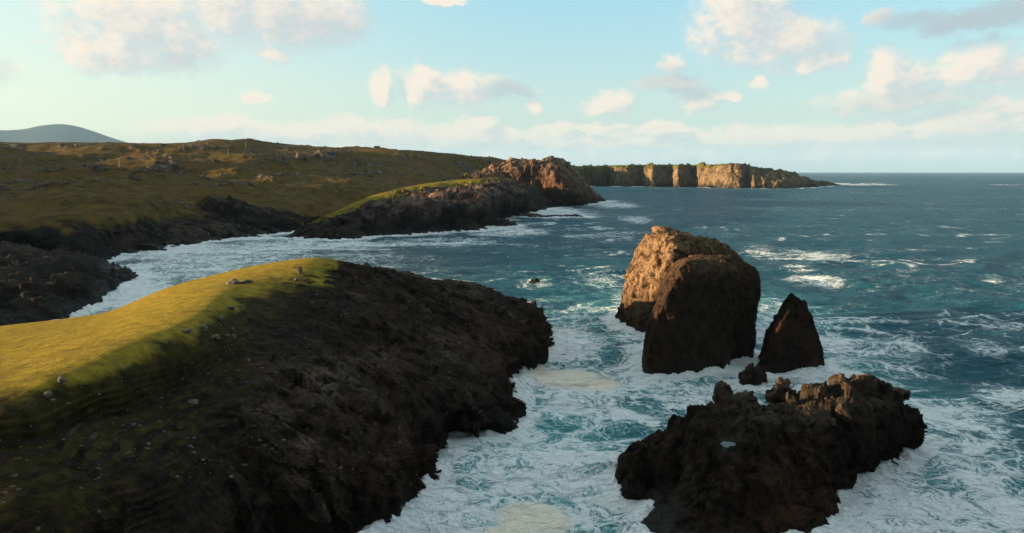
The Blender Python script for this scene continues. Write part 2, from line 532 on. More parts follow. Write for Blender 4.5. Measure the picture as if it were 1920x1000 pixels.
def disp_head(P, N, A, R, Cc):
    g = np.clip(A['grass'], 0, 1)
    q = fbm(P * 0.12, 4, seed=40) * 0.35 + fbm(P * 0.5, 3, seed=44) * 0.25
    rock = sstep(0.45, 0.12, g + q)
    low = sstep(9.0, 2.0, P[:, 2] + 3 * fbm(P * 0.05, 2, seed=3))
    warp = np.stack([fbm(P * 0.06 + 5, 2, seed=11), fbm(P * 0.06 + 25, 2, seed=12), fbm(P * 0.06 + 55, 2, seed=13)], 1) * 4
    B = P + warp
    # beds that run down the slope to the right
    t_ = np.array([0.86, -0.51])
    al = B[:, 0] * t_[0] + B[:, 1] * t_[1]
    ac = -B[:, 0] * t_[1] + B[:, 1] * t_[0]
    rib = (ridged(np.stack([al * 0.022, ac * 0.085, B[:, 2] * 0.03], 1), 4, seed=31) - 0.62) * 4.2
    rib += (ridged(np.stack([al * 0.07, ac * 0.32, B[:, 2] * 0.15], 1), 4, seed=33) - 0.62) * 1.5
    vs = np.array([1, 1, 0.3])
    d = facet(B * 0.075 * vs, 20) * 3.4 + facet(np.stack([al * 0.1, ac * 0.2, B[:, 2] * 0.1], 1), 21) * 1.8 + facet(np.stack([al * 0.28, ac * 0.5, B[:, 2] * 0.3], 1), 22) * 0.9
    d += facet(B * 0.9, 23) * 0.38 + facet(B * 2.1, 24) * 0.15 + rib + fbm(P * 0.03, 3, seed=6) * 2.0
    d *= (0.5 + 0.55 * low)
    sea = sstep(-1.0, 1.0, P[:, 2])
    out = P + N * (d * rock * (0.4 + 0.6 * sea))[:, None]
    # steps of turf on the slope
    ph = P[:, 2] / 0.75 + 1.6 * fbm(P * np.array([0.05, 0.05, 0.0]), 4, seed=51) * 2.0
    saw = ph - np.floor(ph)
    terr = (np.minimum(saw / 0.8, (1 - saw) / 0.2) - 0.5)
    band = sstep(3.2, 4.0, R) * sstep(6.3, 5.2, R) * (1 - rock * 0.95) * sstep(0.0, 0.4, g + 0.3) * sstep(-0.25, 0.2, fbm(P * 0.06, 3, seed=56) + 0.1)
    out[:, 0] += terr * band * 0.7
    out[:, 1] -= terr * band * 0.8
    out[:, 2] += fbm(P * 0.4, 4, seed=60) * 0.05 * (1 - rock) + band * fbm(P * 0.25, 4, seed=61) * 0.4
    A['grass'] = A['grass'] - 0.55 * band * sstep(0.7, 0.85, saw)
    pp = project(P)
    bed = fbm(np.stack([(P[:, 0] * .86 - P[:, 1] * .51) * 0.03, (P[:, 0] * .51 + P[:, 1] * .86) * 0.22, P[:, 2] * 0.1], 1), 5, seed=58)
    pl = rock * (1 - 0.8 * low) * (0.08 + 0.42 * sstep(0.05, 0.4, bed))
    for (x, y, rx, ry, w) in [(600, 722, 42, 32, 1), (575, 828, 20, 22, .9), (500, 775, 60, 30, .5), (900, 545, 70, 16, .45), (170, 812, 60, 16, .5), (720, 640, 60, 25, .35),
                              (650, 690, 40, 20, .4), (540, 700, 60, 30, .35), (820, 640, 70, 30, .3)]:
        pl = np.maximum(pl, w * np.exp(-((pp[:, 0] - x) / rx) ** 2 - ((pp[:, 1] - y) / ry) ** 2))
    A['pale'] = pl
    return out


headland = patch('headland', A_cols, 620, 820, disp_head, M_HEAD, {'grass': gA, 'pale': pA, 'heath_shade': hA}, water=8)
headland['kind'] = 'structure'

# ------------------------------------------------------------------ the hillside across the bay
# rows: under water shore edge slope1 slope2 mid ridge back
MB = []


def colM(water, shore, edge, s1, s2, mid, ridge):
    w = spec(water)
    r = spec(ridge)
    return [('w', w[0], w[1] - 14, -5), water, shore, edge, s1, s2, mid, ridge,
            ('w', r[0] * 1.15, r[1] + 200, r[2] * 0.9), ('w', r[0] * 1.3, r[1] + 420, -6)]


M_cols = [  # first columns lie out of view, raised high to shade the slope
    colM(('w', -620, 150, 0), ('w', -600, 190, 8), ('w', -580, 250, 40), ('w', -640, 400, 94), ('w', -720, 580, 100), ('w', -900, 860, 74), ('w', -1250, 1150, 84)),
    colM(('w', -430, 210, 0), ('w', -430, 240, 8), ('w', -440, 290, 24), ('w', -500, 430, 55), ('w', -600, 620, 76), ('w', -760, 860, 72), ('w', -1020, 1150, 92)),
    colM(('w', -320, 270, 0), ('w', -320, 290, 8), ('w', -330, 330, 20), ('w', -400, 450, 35), ('w', -540, 640, 62), ('w', -690, 860, 80), ('w', -920, 1150, 98)),
    colM((0, 500, 0), (0, 460, 9), (0, 418, 19), (0, 385, 0, 470), (0, 340, 0, 640), (0, 303, 0, 870), (0, 267, 0, 1150)),
    colM((150, 492, 0), (150, 455, 9.5), (150, 409, 20), (150, 382, 0, 490), (150, 340, 0, 650), (150, 303, 0, 870), (150, 268, 0, 1150)),
    colM((215, 478, 0), (228, 445, 9), (250, 401, 20), (250, 378, 0, 520), (250, 340, 0, 670), (250, 301, 0, 870), (260, 272, 0, 1150)),
    colM((310, 464, 0), (320, 432, 8.5), (335, 396, 17.5), (340, 375, 0, 580), (330, 340, 0, 700), (330, 302, 0, 880), (335, 270, 0, 1200)),
    colM((400, 452, 0), (410, 430, 6), (420, 402, 14.5), (420, 377, 0, 610), (420, 342, 0, 720), (420, 301, 0, 900), (415, 264, 0, 1200)),
    colM((480, 442, 0), (490, 426, 5), (500, 408, 11), (500, 382, 0, 640), (500, 346, 0, 750), (500, 305, 0, 930), (500, 271, 0, 1250)),
    colM((560, 436, 0), (570, 425, 4), (582, 413, 8), (590, 386, 0, 670), (590, 351, 0, 800), (590, 309, 0, 980), (585, 276, 0, 1300)),
    colM((700, 425, 0), (700, 416, 4), (700, 406, 8), (690, 376, 0, 740), (690, 351, 0, 860), (690, 313, 0, 1040), (700, 279, 0, 1350)),
    colM((820, 410, 0), (815, 402, 4), (810, 392, 9), (800, 368, 0, 820), (800, 347, 0, 920), (800, 319, 0, 1120), (800, 284, 0, 1350)),
    colM((900, 396, 0), (895, 385, 5), (890, 370, 12), (880, 352, 0, 930), (880, 340, 0, 1000), (875, 322, 0, 1250), (872, 292, 0, 1420)),
    colM((980, 385, 0), (975, 372, 6), (970, 360, 12), (960, 345, 0, 1020), (955, 332, 0, 1100), (950, 322, 0, 1350), (945, 304, 0, 1500)),
    colM((1030, 372, 0), (1030, 362, 5), (1028, 352, 9), (1025, 342, 0, 1220), (1020, 335, 0, 1300), (1015, 330, 0, 1450), (1010, 324, 0, 1600)),
]
nM, rM = len(M_cols), 10
gM = np.array([[0, 0, 0.1, 0.72, 1, 1, 1, 1, 1, 1]] * nM, float).T
gM[2, 8:12] = 0.05
gM[3, 7:10] = 0.3


def disp_hill(P, N, A, R, Cc):
    g = np.clip(A['grass'], 0, 1)
    rock = sstep(0.6, 0.15, g + fbm(P * 0.03, 4, seed=70) * 0.5)
    d = facet(P * np.array([0.035, 0.035, 0.06]), 71) * 7 + facet(P * 0.11, 72) * 3 + (ridged(P * np.array([0.02, 0.02, 0.05]), 4, seed=73) - 0.6) * 5
    far = sstep(2.6, 3.4, R)
    # rolling ground, with crags where the ground breaks
    roll = fbm(P * np.array([0.0075, 0.0085, 0]), 4, seed=75)
    q = ridged(P * np.array([0.011, 0.016, 0]) + 3, 5, seed=78) - 0.6
    crag = sstep(0.14, 0.3, q + 0.2 * fbm(P * np.array([0.05, 0.05, 0]), 4, seed=79)) * sstep(4.2, 5.0, R)
    big = fbm(P * np.array([0.003, 0.0035, 0]) + 8, 3, seed=77)
    sky = sstep(6.5, 7.0, R) * sstep(7.5, 7.0, R)
    damp = far * (1 - 0.75 * sky)
    blocks = facet(P * np.array([0.09, 0.09, 0.2]), 74) * 3.4 + facet(P * np.array([0.22, 0.22, 0.3]), 76) * 1.5
    out = P + N * (d * rock * 0.8)[:, None]
    out[:, 2] += damp * (roll * 16 + big * 10 + 11 * fbm(P * np.array([0.0032, 0.011, 0]) + 4, 3, seed=84) + crag * (2.0 + blocks * 0.8))
    out[:, 2] += far * fbm(P * np.array([0.05, 0.05, 0]), 4, seed=81) * 1.1
    A['grass'] = A['grass'] - crag * 1.0
    pp = project(out)
    pl = crag * 0.75
    for (x, y, rx, ry, w) in [(310, 310, 50, 14, 1.0), (440, 325, 30, 8, .9), (570, 297, 90, 8, .9), (640, 292, 60, 6, .8), (400, 430, 60, 16, .4), (130, 372, 90, 20, .4), (380, 365, 90, 20, .25), (210, 315, 40, 6, .6)]:
        e = w * np.exp(-((pp[:, 0] - x) / rx) ** 2 - ((pp[:, 1] - y) / ry) ** 2)
        n = sstep(-0.25, 0.25, fbm(P * np.array([0.04, 0.04, 0.1]), 4, seed=83))
        A['grass'] = A['grass'] - e * n * 1.0
        out[:, 2] += e * n * blocks * 1.0 + e * 5
        pl = np.maximum(pl, e * n)
    A['pale'] = pl
    return out


hillside = patch('hillside', M_cols, 420, 620, disp_hill, M_FAR, {'grass': gM, 'pale': np.zeros((rM, nM))}, water=1)
hillside['kind'] = 'structure'

# the dark spur on the left
S_cols = []


def colS(back, crest, mid, low, water):
    b = spec(back)
    w = spec(water)
    return [('w', b[0], b[1] + 8, -4), back, crest, mid, low, water, ('w', w[0] + 1, w[1] - 5, -4)]


S_cols = [
    colS((-500, 470, 8), (-500, 475, 10), (-500, 540, 9), (-500, 600, 6), (-500, 660, 0)),
    colS((-150, 470, 8), (-150, 480, 10), (-150, 540, 8), (-150, 600, 5), (-150, 650, 0)),
    colS((0, 466, 9), (0, 478, 10), (0, 530, 8), (10, 590, 4), (20, 630, 0)),
    colS((80, 470, 7), (80, 482, 8.5), (90, 520, 7.5), (100, 570, 4), (110, 600, 0)),
    colS((150, 480, 3), (150, 490, 5.5), (150, 515, 5.8), (160, 555, 3), (170, 577, 0)),
    colS((200, 497, 0.5), (205, 505, 3), (205, 518, 3.4), (200, 545, 1.8), (192, 556, 0)),
    colS((240, 512, 0), (240, 516, 1.4), (240, 520, 1.6), (238, 527, 0.9), (236, 531, 0)),
    colS((256, 518, -2), (257, 520, -2), (257, 522, -2), (257, 524, -2), (257, 527, -2)),
]


def disp_rock(scale, amp, seed, grass=False, stretch=(1, 1, 1)):
    st = np.array(stretch, float)

    def f(P, N, A, R, Cc):
        B = P + np.stack([fbm(P * 0.08 * scale + 5 + k * 20, 2, seed=seed + 40 + k) for k in range(3)], 1) * 2 / scale
        d = facet(B * 0.12 * scale * st, seed) * 2.2 + facet(B * 0.32 * scale * st, seed + 10) * 1.0 + facet(B * 0.9 * scale * st, seed + 20) * 0.4
        d += (ridged(B * 0.1 * scale * st, 4, seed=seed + 30) - 0.6) * 2.0
        return P + N * (d * amp / scale)[:, None]
    return f


spur = patch('rocky_shore', S_cols, 160, 260, disp_rock(0.7, 0.8, 100), M_FAR, {'grass': np.full((7, 8), -0.3), 'pale': np.full((7, 8), 0.03)}, water=5)
spur['kind'] = 'structure'

# ------------------------------------------------------------------ the promontory
def colC(water, low, cliff, bench, crest, drop=10):
    w, c = spec(water), spec(crest)
    return [('w', w[0], w[1] - 12, -5), water, low, cliff, bench, crest, ('w', c[0] * 1.06, c[1] + 45, c[2] - drop), ('w', c[0] * 1.1, c[1] + 110, -8)]


C_cols = [
    [('w', -170, 480 + i * 12, -5) for i in range(8)],
    colC((549, 447, 0), (556, 440, 1.8), (566, 433, 4), (582, 424, 6), (602, 411, 0, 565), 6),
    colC((600, 449, 0), (602, 438, 4), (610, 420, 9.5), (630, 402, 13.5), (645, 389, 0, 605)),
    colC((655, 450, 0), (655, 436, 4.5), (660, 405, 14), (680, 388, 18), (690, 370, 0, 640)),
    colC((715, 444, 0), (715, 428, 5), (725, 394, 17.5), (735, 374, 0, 590), (740, 356, 0, 690)),
    colC((780, 440, 0), (780, 424, 5.5), (785, 390, 18.5), (795, 368, 0, 630), (795, 345, 0, 750)),
    colC((860, 433, 0), (860, 418, 5), (862, 384, 19.5), (870, 360, 0, 665), (865, 337, 0, 800)),
    colC((915, 428, 0), (912, 415, 4), (912, 382, 19), (925, 355, 0, 690), (920, 334, 0, 820)),
    colC((925, 415, 0), (930, 404, 5), (940, 378, 18), (950, 354, 0, 740), (945, 336, 0, 850)),
    colC((968, 404, 0), (970, 396, 5), (972, 374, 18), (980, 355, 0, 810), (975, 340, 0, 890)),
    colC((1010, 395, 0), (1010, 389, 4), (1008, 378, 10), (1008, 368, 0, 890), (1005, 352, 0, 940), 20),
    colC((1045, 393, -2), (1045, 391, -2), (1045, 389, -2), (1042, 387, 0, 950), (1040, 385, 0, 960), 20),
]
nC = len(C_cols)
gC = np.zeros((8, nC))
gC[4, :] = [0, .5, .6, .6, .35, .2, .2, .1, .1, .1, 0, 0]
gC[5, :] = [0, .9, 1, 1, 1, 1, .9, .75, .6, .3, 0, 0]
gC[6, :] = 1
pC = np.zeros((8, nC))
pC[3, :] = [0, .1, .3, .4, .6, .6, .5, .5, .4, .3, 0, 0]
pC[4, :] = [0, .1, .4, .6, .9, 1, 1, 1, .9, .6, .2, 0]
pC[5, :] = [0, .1, .2, .2, .5, .7, .9, .9, .9, .6, .2, 0]


def disp_prom(P, N, A, R, Cc):
    g = A['grass']
    rock = sstep(0.75, 0.25, g + fbm(P * 0.03, 3, seed=170) * 0.5)
    st = np.array([1, 1, 0.55])
    d = facet(P * 0.04 * st, 171) * 9 + facet(P * 0.11 * st, 172) * 4 + facet(P * 0.3, 173) * 1.5 + (ridged(P * 0.035 * st, 4, seed=174) - 0.6) * 7
    out = P + N * (d * (0.25 + 0.75 * rock) * 0.6 * (1 - 0.8 * sstep(0.6, 1, g)))[:, None]
    A['pale'] = A['pale'] * sstep(-0.3, 0.2, fbm(P * 0.08, 4, seed=175))
    return out


prom = patch('promontory', C_cols, 240, 420, disp_prom, M_PROM, {'grass': gC, 'pale': pC}, water=1)
prom['kind'] = 'structure'

# ------------------------------------------------------------------ the red domed headland
def colD(water, *rest):
    w, c = spec(water), spec(rest[-1])
    return [('w', w[0], w[1] - 15, -6), water] + list(rest) + [('w', c[0] * 1.05, c[1] + 60, c[2] * 0.8), ('w', c[0] * 1.1, c[1] + 160, -8)]


D_cols = [
    colD((860, 388, 0), (862, 375, 0, 935), (862, 358, 0, 940), (862, 345, 0, 950), (862, 338, 0, 970)),
    colD((900, 388, 0), (896, 370, 0, 940), (893, 350, 0, 945), (890, 335, 0, 955), (886, 325, 0, 985)),
    colD((945, 388, 0), (942, 365, 0, 950), (940, 342, 0, 955), (937, 324, 0, 965), (925, 312, 0, 1000)),
    colD((985, 388, 0), (982, 362, 0, 960), (980, 336, 0, 965), (978, 316, 0, 975), (970, 307, 0, 1010)),
    colD((1020, 388, 0), (1018, 361, 0, 955), (1014, 335, 0, 960), (1008, 315, 0, 970), (1002, 303, 0, 1010)),
    colD((1060, 387, 0), (1056, 362, 0, 925), (1046, 338, 0, 935), (1036, 317, 0, 955), (1028, 303, 0, 1010)),
    colD((1092, 385, 0), (1085, 366, 0, 930), (1074, 348, 0, 945), (1062, 330, 0, 965), (1050, 308, 0, 1020)),
    colD((1115, 381, 0), (1106, 371, 0, 1010), (1096, 357, 0, 1015), (1085, 340, 0, 1025), (1072, 319, 0, 1050)),
    colD((1131, 377, 0), (1126, 375, 0, 1090), (1110, 369, 0, 1085), (1098, 356, 0, 1080), (1086, 333, 0, 1080)),
    [('x', 1133, 1110 + 8 * i, -6) for i in range(8)],
]
nD = len(D_cols)
rD = len(D_cols[1])
D_cols[-1] = D_cols[-1][:rD] if len(D_cols[-1]) >= rD else D_cols[-1] + [D_cols[-1][-1]] * (rD - len(D_cols[-1]))
gD = np.zeros((rD, nD))
gD[6, :] = [1, 1, .75, .3, .1, .1, .1, 0, 0, 0]
gD[5, :] = [.9, .5, .2, 0, 0, 0, 0, 0, 0, 0]
gD[7, :] = .8
pD = np.zeros((rD, nD))
pD[5:7, :] = .8
pD[4, :] = .3


def disp_dome(P, N, A, R, Cc):
    st = np.array([1, 1, 0.4])
    d = facet(P * 0.03 * st, 181) * 9 + facet(P * 0.09 * st, 182) * 4.5 + facet(P * 0.25 * st, 183) * 2 + (ridged(P * np.array([0.03, 0.03, 0.008]), 4, seed=184) - 0.6) * 10
    return P + N * (d * (1 - 0.7 * sstep(0.3, 1, A['grass'])) * 0.7)[:, None]


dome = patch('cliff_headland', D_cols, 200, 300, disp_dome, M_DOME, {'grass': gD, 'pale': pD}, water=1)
dome['kind'] = 'structure'

# ------------------------------------------------------------------ the far cliffs
E_pts = [  # px, depth at the foot, pixel row of the top
    (1020, 2140, 311), (1060, 2190, 311), (1095, 2250, 313), (1118, 2300, 312), (1137, 2325, 311), (1146, 2300, 311), (1158, 2255, 310.5), (1178, 2235, 310.5),
    (1198, 2262, 310), (1206, 2236, 309.7), (1222, 2175, 309.6), (1240, 2190, 309.8), (1258, 2200, 310), (1263, 2180, 310), (1271, 2140, 310), (1285, 2170, 310.4), (1306, 2178, 310.4),
    (1313, 2145, 309.6), (1335, 2080, 309), (1358, 2030, 308), (1385, 2005, 307.5), (1400, 2020, 311), (1415, 1985, 313), (1440, 1990, 317.5), (1465, 1975, 321), (1488, 1990, 324.5),
    (1508, 2040, 334), (1532, 2160, 341), (1556, 2350, 344), (1575, 2480, 350)]
E_cols = []
for (px, D, ty) in E_pts:
    zt = H - (ty - 322) / F * (D + 35)
    if px >= 1575:
        E_cols.append([('x', px, D - 20 + 10 * i, -6) for i in range(8)])
        continue
    k = 1.0 if px < 1400 else max(0.25, 1 - (px - 1400) / 130.0)
    spread = 28 + 90 * (1 - k)
    f = min(1, zt / 40)
    E_cols.append([('x', px, D - 25, -6), ('x', px, D, 0), ('x', px, D + spread * .3, zt * 0.35), ('x', px, D + spread * 0.65, zt * 0.7),
                   ('x', px, D + spread, zt * 0.94), ('x', px, D + spread + 50, zt), ('x', px, D + spread + 250, zt * 0.96 - 2), ('x', px, D + spread + 500, -8)])
nE = len(E_cols)
gE = np.zeros((8, nE))
gE[5:7, :] = 1
gE[4, :] = .75
gE[3, :6] = .6
gE[2, :6] = .4
gE[3, 6:] = .05
gE[:, 19:] -= 0.35
pE = np.zeros((8, nE))
pE[2:6, 6:] = .35


def disp_farc(P, N, A, R, Cc):
    st = np.array([1, 1, 0.3])
    d = facet(P * 0.018 * st, 191) * 14 + facet(P * 0.05 * st, 192) * 8 + facet(P * 0.14 * st, 193) * 3 + (ridged(P * np.array([0.016, 0.016, 0.004]), 4, seed=194) - 0.6) * 16
    top = sstep(4.5, 5, R)
    return P + N * (d * (1 - 0.85 * top) * 0.6)[:, None]


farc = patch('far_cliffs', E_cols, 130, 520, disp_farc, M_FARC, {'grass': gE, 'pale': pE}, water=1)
farc['kind'] = 'structure'

# ------------------------------------------------------------------ the distant hill
HL = [(-700, 262), (-350, 250), (-150, 247), (0, 247), (25, 246), (48, 244), (70, 239), (92, 236), (115, 235), (135, 237.5), (155, 242), (180, 250), (210, 260), (245, 270), (300, 285), (420, 310)]
K = 22000.0
Hc = []
for px, py in HL:
    zt = H + (322 - py) / F * K
    Hc.append([('x', px, K - 6000, 0), ('x', px, K - 2900, zt * 0.45), ('x', px, K - 1000, zt * 0.88), ('x', px, K, zt), ('x', px, K + 2000, zt * 0.85), ('x', px, K + 7000, -10)])


def disp_dist(P, N, A, R, Cc):
    out = P.copy()
    out[:, 2] += fbm(P * 0.0005, 5, seed=201) * 90 * (1 - 0.85 * sstep(2.3, 3, R))
    return out


dist = patch('distant_hill', Hc, 60, 160, disp_dist, M_HILL, {'grass': np.full((6, len(HL)), .8), 'pale': np.zeros((6, len(HL)))})
dist['kind'] = 'structure'


# ------------------------------------------------------------------ sea stacks
def tag(o, label=None, cat=None, group=None, kind=None):
    for k, v in (('label', label), ('category', cat), ('group', group), ('kind', kind)):
        if v:
            o[k] = v
    return o


def disp_stack(seed, amp, stretch=0.3, pale_from=12.0, pale=0.8, k=1.0):
    st = np.array([1, 1, stretch])

    def f(P, N, A, R, Cc):
        B = P + np.stack([fbm(P * 0.1 + 5 + q * 20, 2, seed=seed + 40 + q) for q in range(3)], 1) * 2
        d = facet(B * 0.13 * k * st, seed) * 2.2 + facet(B * 0.35 * k * st, seed + 10) * 1.1 + facet(B * 0.95 * k, seed + 20) * 0.45 + facet(B * 2.1 * k, seed + 25) * 0.16
        d += (ridged(B * np.array([0.14, 0.14, 0.04]) * k, 4, seed=seed + 30) - 0.6) * 1.3
        A['grass'][:] = -0.6
        A['heath_shade'] = np.zeros(len(P))
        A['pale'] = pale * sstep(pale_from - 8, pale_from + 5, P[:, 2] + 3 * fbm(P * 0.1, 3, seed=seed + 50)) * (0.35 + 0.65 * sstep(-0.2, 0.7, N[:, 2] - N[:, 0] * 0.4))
        return P + N * (d * amp)[:, None]
    return f


rearD = 212
def rmod(G, S):
    # the top tilts down to the right
    u = (G[..., 0] - S[:, 0:1]) / S[:, 3:4]
    k = sstep(6, 26, G[..., 2])
    G[..., 2] -= k * np.maximum(u + 0.4, 0) ** 1.2 * 2.7
    return G


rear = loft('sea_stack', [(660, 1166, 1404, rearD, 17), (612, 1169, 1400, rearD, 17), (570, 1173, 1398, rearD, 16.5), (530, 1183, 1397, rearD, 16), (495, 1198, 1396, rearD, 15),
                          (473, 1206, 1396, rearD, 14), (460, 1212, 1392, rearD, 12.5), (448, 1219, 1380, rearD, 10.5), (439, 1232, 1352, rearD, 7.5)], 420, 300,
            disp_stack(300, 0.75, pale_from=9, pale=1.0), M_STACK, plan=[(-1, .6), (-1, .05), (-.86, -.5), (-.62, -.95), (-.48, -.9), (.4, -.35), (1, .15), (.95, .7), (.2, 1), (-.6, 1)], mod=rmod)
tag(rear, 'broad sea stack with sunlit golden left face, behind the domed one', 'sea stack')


def fmod(G, S):
    # the foot of the front bulges towards the sea
    x = G[..., 0]
    c = S[:, 0:1]
    a = S[:, 3:4]
    front = sstep(0.0, -6, G[..., 1] - S[:, 1:2])
    bul = sstep(-.95, -.6, (x - c) / a) * sstep(.45, .2, (x - c) / a) * front * sstep(18, 0, G[..., 2])
    G[..., 1] -= bul * 2.5
    return G


fD = 173
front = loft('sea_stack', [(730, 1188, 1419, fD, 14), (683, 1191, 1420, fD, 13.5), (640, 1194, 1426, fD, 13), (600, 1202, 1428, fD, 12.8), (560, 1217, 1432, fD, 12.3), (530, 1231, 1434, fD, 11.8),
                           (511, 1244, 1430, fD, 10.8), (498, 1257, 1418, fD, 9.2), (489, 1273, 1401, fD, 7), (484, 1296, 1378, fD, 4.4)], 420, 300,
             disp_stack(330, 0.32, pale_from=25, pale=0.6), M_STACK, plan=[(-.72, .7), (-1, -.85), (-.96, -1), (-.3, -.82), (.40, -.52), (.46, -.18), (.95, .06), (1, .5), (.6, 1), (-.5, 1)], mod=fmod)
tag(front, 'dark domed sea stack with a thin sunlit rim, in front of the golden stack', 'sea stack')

pD_ = 167
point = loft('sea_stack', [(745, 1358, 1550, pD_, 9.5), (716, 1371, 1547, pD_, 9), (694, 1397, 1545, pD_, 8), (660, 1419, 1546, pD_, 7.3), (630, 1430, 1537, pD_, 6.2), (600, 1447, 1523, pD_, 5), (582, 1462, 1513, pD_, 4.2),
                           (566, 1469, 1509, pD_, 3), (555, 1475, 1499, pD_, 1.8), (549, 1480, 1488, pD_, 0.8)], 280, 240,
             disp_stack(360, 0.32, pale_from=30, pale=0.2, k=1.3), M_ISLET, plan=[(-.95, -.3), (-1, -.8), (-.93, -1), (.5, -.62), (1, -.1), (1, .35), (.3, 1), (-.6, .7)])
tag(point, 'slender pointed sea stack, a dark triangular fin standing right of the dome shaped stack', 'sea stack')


# ------------------------------------------------------------------ the jagged islet in front
def colI(sky, mid, edge, face, water):
    s, w = spec(sky), spec(water)
    return [('w', s[0] + .5, s[1] + 9, -4), ('w', s[0] + .3, s[1] + 4.5, s[2] * .45), sky, mid, edge, face, water, ('w', w[0], w[1] - 4, -4)]


I_cols = [
    [('x', 1150, 108 - i, -4) for i in range(8)],
    colI((1163, 866, 1.8), (1158, 876, 1.6), (1155, 886, 1.1), (1154, 896, .5), (1157, 904, 0)),
    colI((1202, 834, 4.6), (1197, 850, 4.4), (1190, 875, 3.5), (1183, 907, 1.4), (1182, 928, 0)),
    colI((1262, 804, 6.2), (1256, 824, 6.1), (1248, 852, 5.4), (1236, 900, 2.4), (1218, 926, 0)),
    colI((1300, 771, 8), (1308, 800, 7.9), (1300, 850, 6.4), (1265, 930, 2.4), (1208, 1000, 0)),
    colI((1345, 752, 9), (1360, 800, 8.7), (1350, 850, 7.8), (1312, 950, 3.5), (1268, 1040, 0)),
    colI((1408, 752, 10), (1415, 775, 10.1), (1413, 803, 9.8), (1390, 920, 5), (1370, 1045, 0)),
    colI((1460, 748, 10.4), (1470, 762, 10.5), (1478, 787, 10.2), (1470, 910, 5), (1463, 1028, 0)),
    colI((1525, 742, 10.9), (1530, 757, 10.9), (1540, 782, 10.4), (1530, 900, 4.6), (1545, 1012, 0)),
    colI((1566, 726, 11.4), (1565, 745, 11.3), (1560, 778, 10.4), (1556, 880, 4.3), (1570, 952, 0)),
    colI((1590, 720, 11.6), (1590, 740, 11.4), (1592, 770, 10.5), (1590, 855, 5), (1592, 908, 0)),
    colI((1638, 722, 11.2), (1645, 740, 10.9), (1650, 768, 9.9), (1650, 842, 4.8), (1645, 893, 0)),
    colI((1688, 742, 9.5), (1698, 762, 8.5), (1705, 790, 7), (1705, 825, 3.5), (1702, 850, 0)),
    colI((1712, 785, 5), (1716, 800, 4), (1718, 812, 2.5), (1718, 821, 1.2), (1718, 828, 0)),
    [('x', 1722, 124 - i, -4) for i in range(8)],
]


def disp_islet(P, N, A, R, Cc):
    st = np.array([1, 1, 0.4])
    B = P + np.stack([fbm(P * 0.18 + 5 + q * 20, 2, seed=440 + q) for q in range(3)], 1) * 1.4
    up = sstep(0.45, 0.85, np.abs(N[:, 2]))
    col = np.array([1, 1, 0.12])
    d = facet(B * 0.16 * col, 400) * 3.0 + facet(B * 0.42 * col, 410) * 1.5 + facet(B * 1.1 * np.array([1, 1, .35]), 420) * 0.5 + facet(B * 2.6, 425) * 0.16
    d += (ridged(B * np.array([0.3, 0.3, 0.05]), 4, seed=430) - 0.6) * 1.0
    # clefts that part the mass into slabs
    w_ = 0.25 * fbm(P * 0.15, 3, seed=436)
    for c_, wd, dp in ((3.45, .22, 4.2), (5.1, .16, 2.3), (7.4, .14, 1.8), (9.15, .2, 3.6), (11.2, .14, 1.6)):
        d -= dp * np.exp(-((Cc + w_ - c_) / wd) ** 2) * sstep(2.2, 4.5, R)
    dz = facet(np.concatenate([B[:, :2] * 0.24, np.zeros((len(B), 1))], 1), 433, 1.3) * 1.7 + facet(np.concatenate([B[:, :2] * 0.8, np.zeros((len(B), 1))], 1), 434, 1.0) * 0.35
    A['grass'][:] = -0.6
    A['pale'] = 0.25 * sstep(8, 11, P[:, 2] + fbm(P * .3, 3, seed=431))
    # keep the hollow of the tide pool level
    c = PZ(1363, 838, 8.4)
    r = np.linalg.norm((P - c) * np.array([1, 0.55, 0.5]), axis=1)
    k = sstep(1.2, 2.6, r)
    out = P + np.array([0, 0, 1.0]) * (dz * up * k * sstep(2, 5, P[:, 2]) * 0.9)[:, None] + N * ((d * (1 - 0.6 * up)) * 0.62 * k * (0.6 + 0.4 * sstep(-1, 4, P[:, 2])) * sstep(0.6, 1.8, Cc) * sstep(13.6, 12.4, Cc))[:, None]
    return out


islet = patch('rock_islet', I_cols, 420, 520, disp_islet, M_ISLET, {'grass': np.zeros((8, 15)), 'pale': np.zeros((8, 15))}, water=6)
tag(islet, 'wide jagged dark rock islet with knobbly top and a small tide pool, nearest the viewer', 'rock islet')


def ico(sub):
    import bmesh
    bm = bmesh.new()
    bmesh.ops.create_icosphere(bm, subdivisions=sub, radius=1.0)
    V = np.array([v.co[:] for v in bm.verts])
    T = np.array([[v.index for v in f.verts] for f in bm.faces])
    bm.free()
    return V, T


ICO = {k: ico(k) for k in (3, 4, 5)}


def boulder(name, loc, size, mat, seed, sub=4, pale=0.3, parent=None, rz=None, block=0.5, pw=1.0):
    V, T = ICO[sub]
    V = V.copy()
    V = np.sign(V) * np.abs(V) ** pw
    d = facet(V * 1.1 + seed * 3.7, seed, 0.9) * block + facet(V * 2.6 + seed, seed + 3) * 0.22 + fbm(V * 3 + seed, 3, seed=seed) * 0.1
    W = V * (1 + d[:, None] * 0.8)
    W = W * np.array(size)
    a = random.uniform(0, 6.28) if rz is None else rz
    R = np.array([[math.cos(a), -math.sin(a), 0], [math.sin(a), math.cos(a), 0], [0, 0, 1]])
    W = W @ R.T
    o = make_mesh(name, W, T, mat, {'grass': np.full(len(W), -0.8), 'pale': np.full(len(W), pale)}, parent, smooth=sub > 3)
    o.location = loc if parent is None else Vector(loc) - Vector(parent.location)
    return o


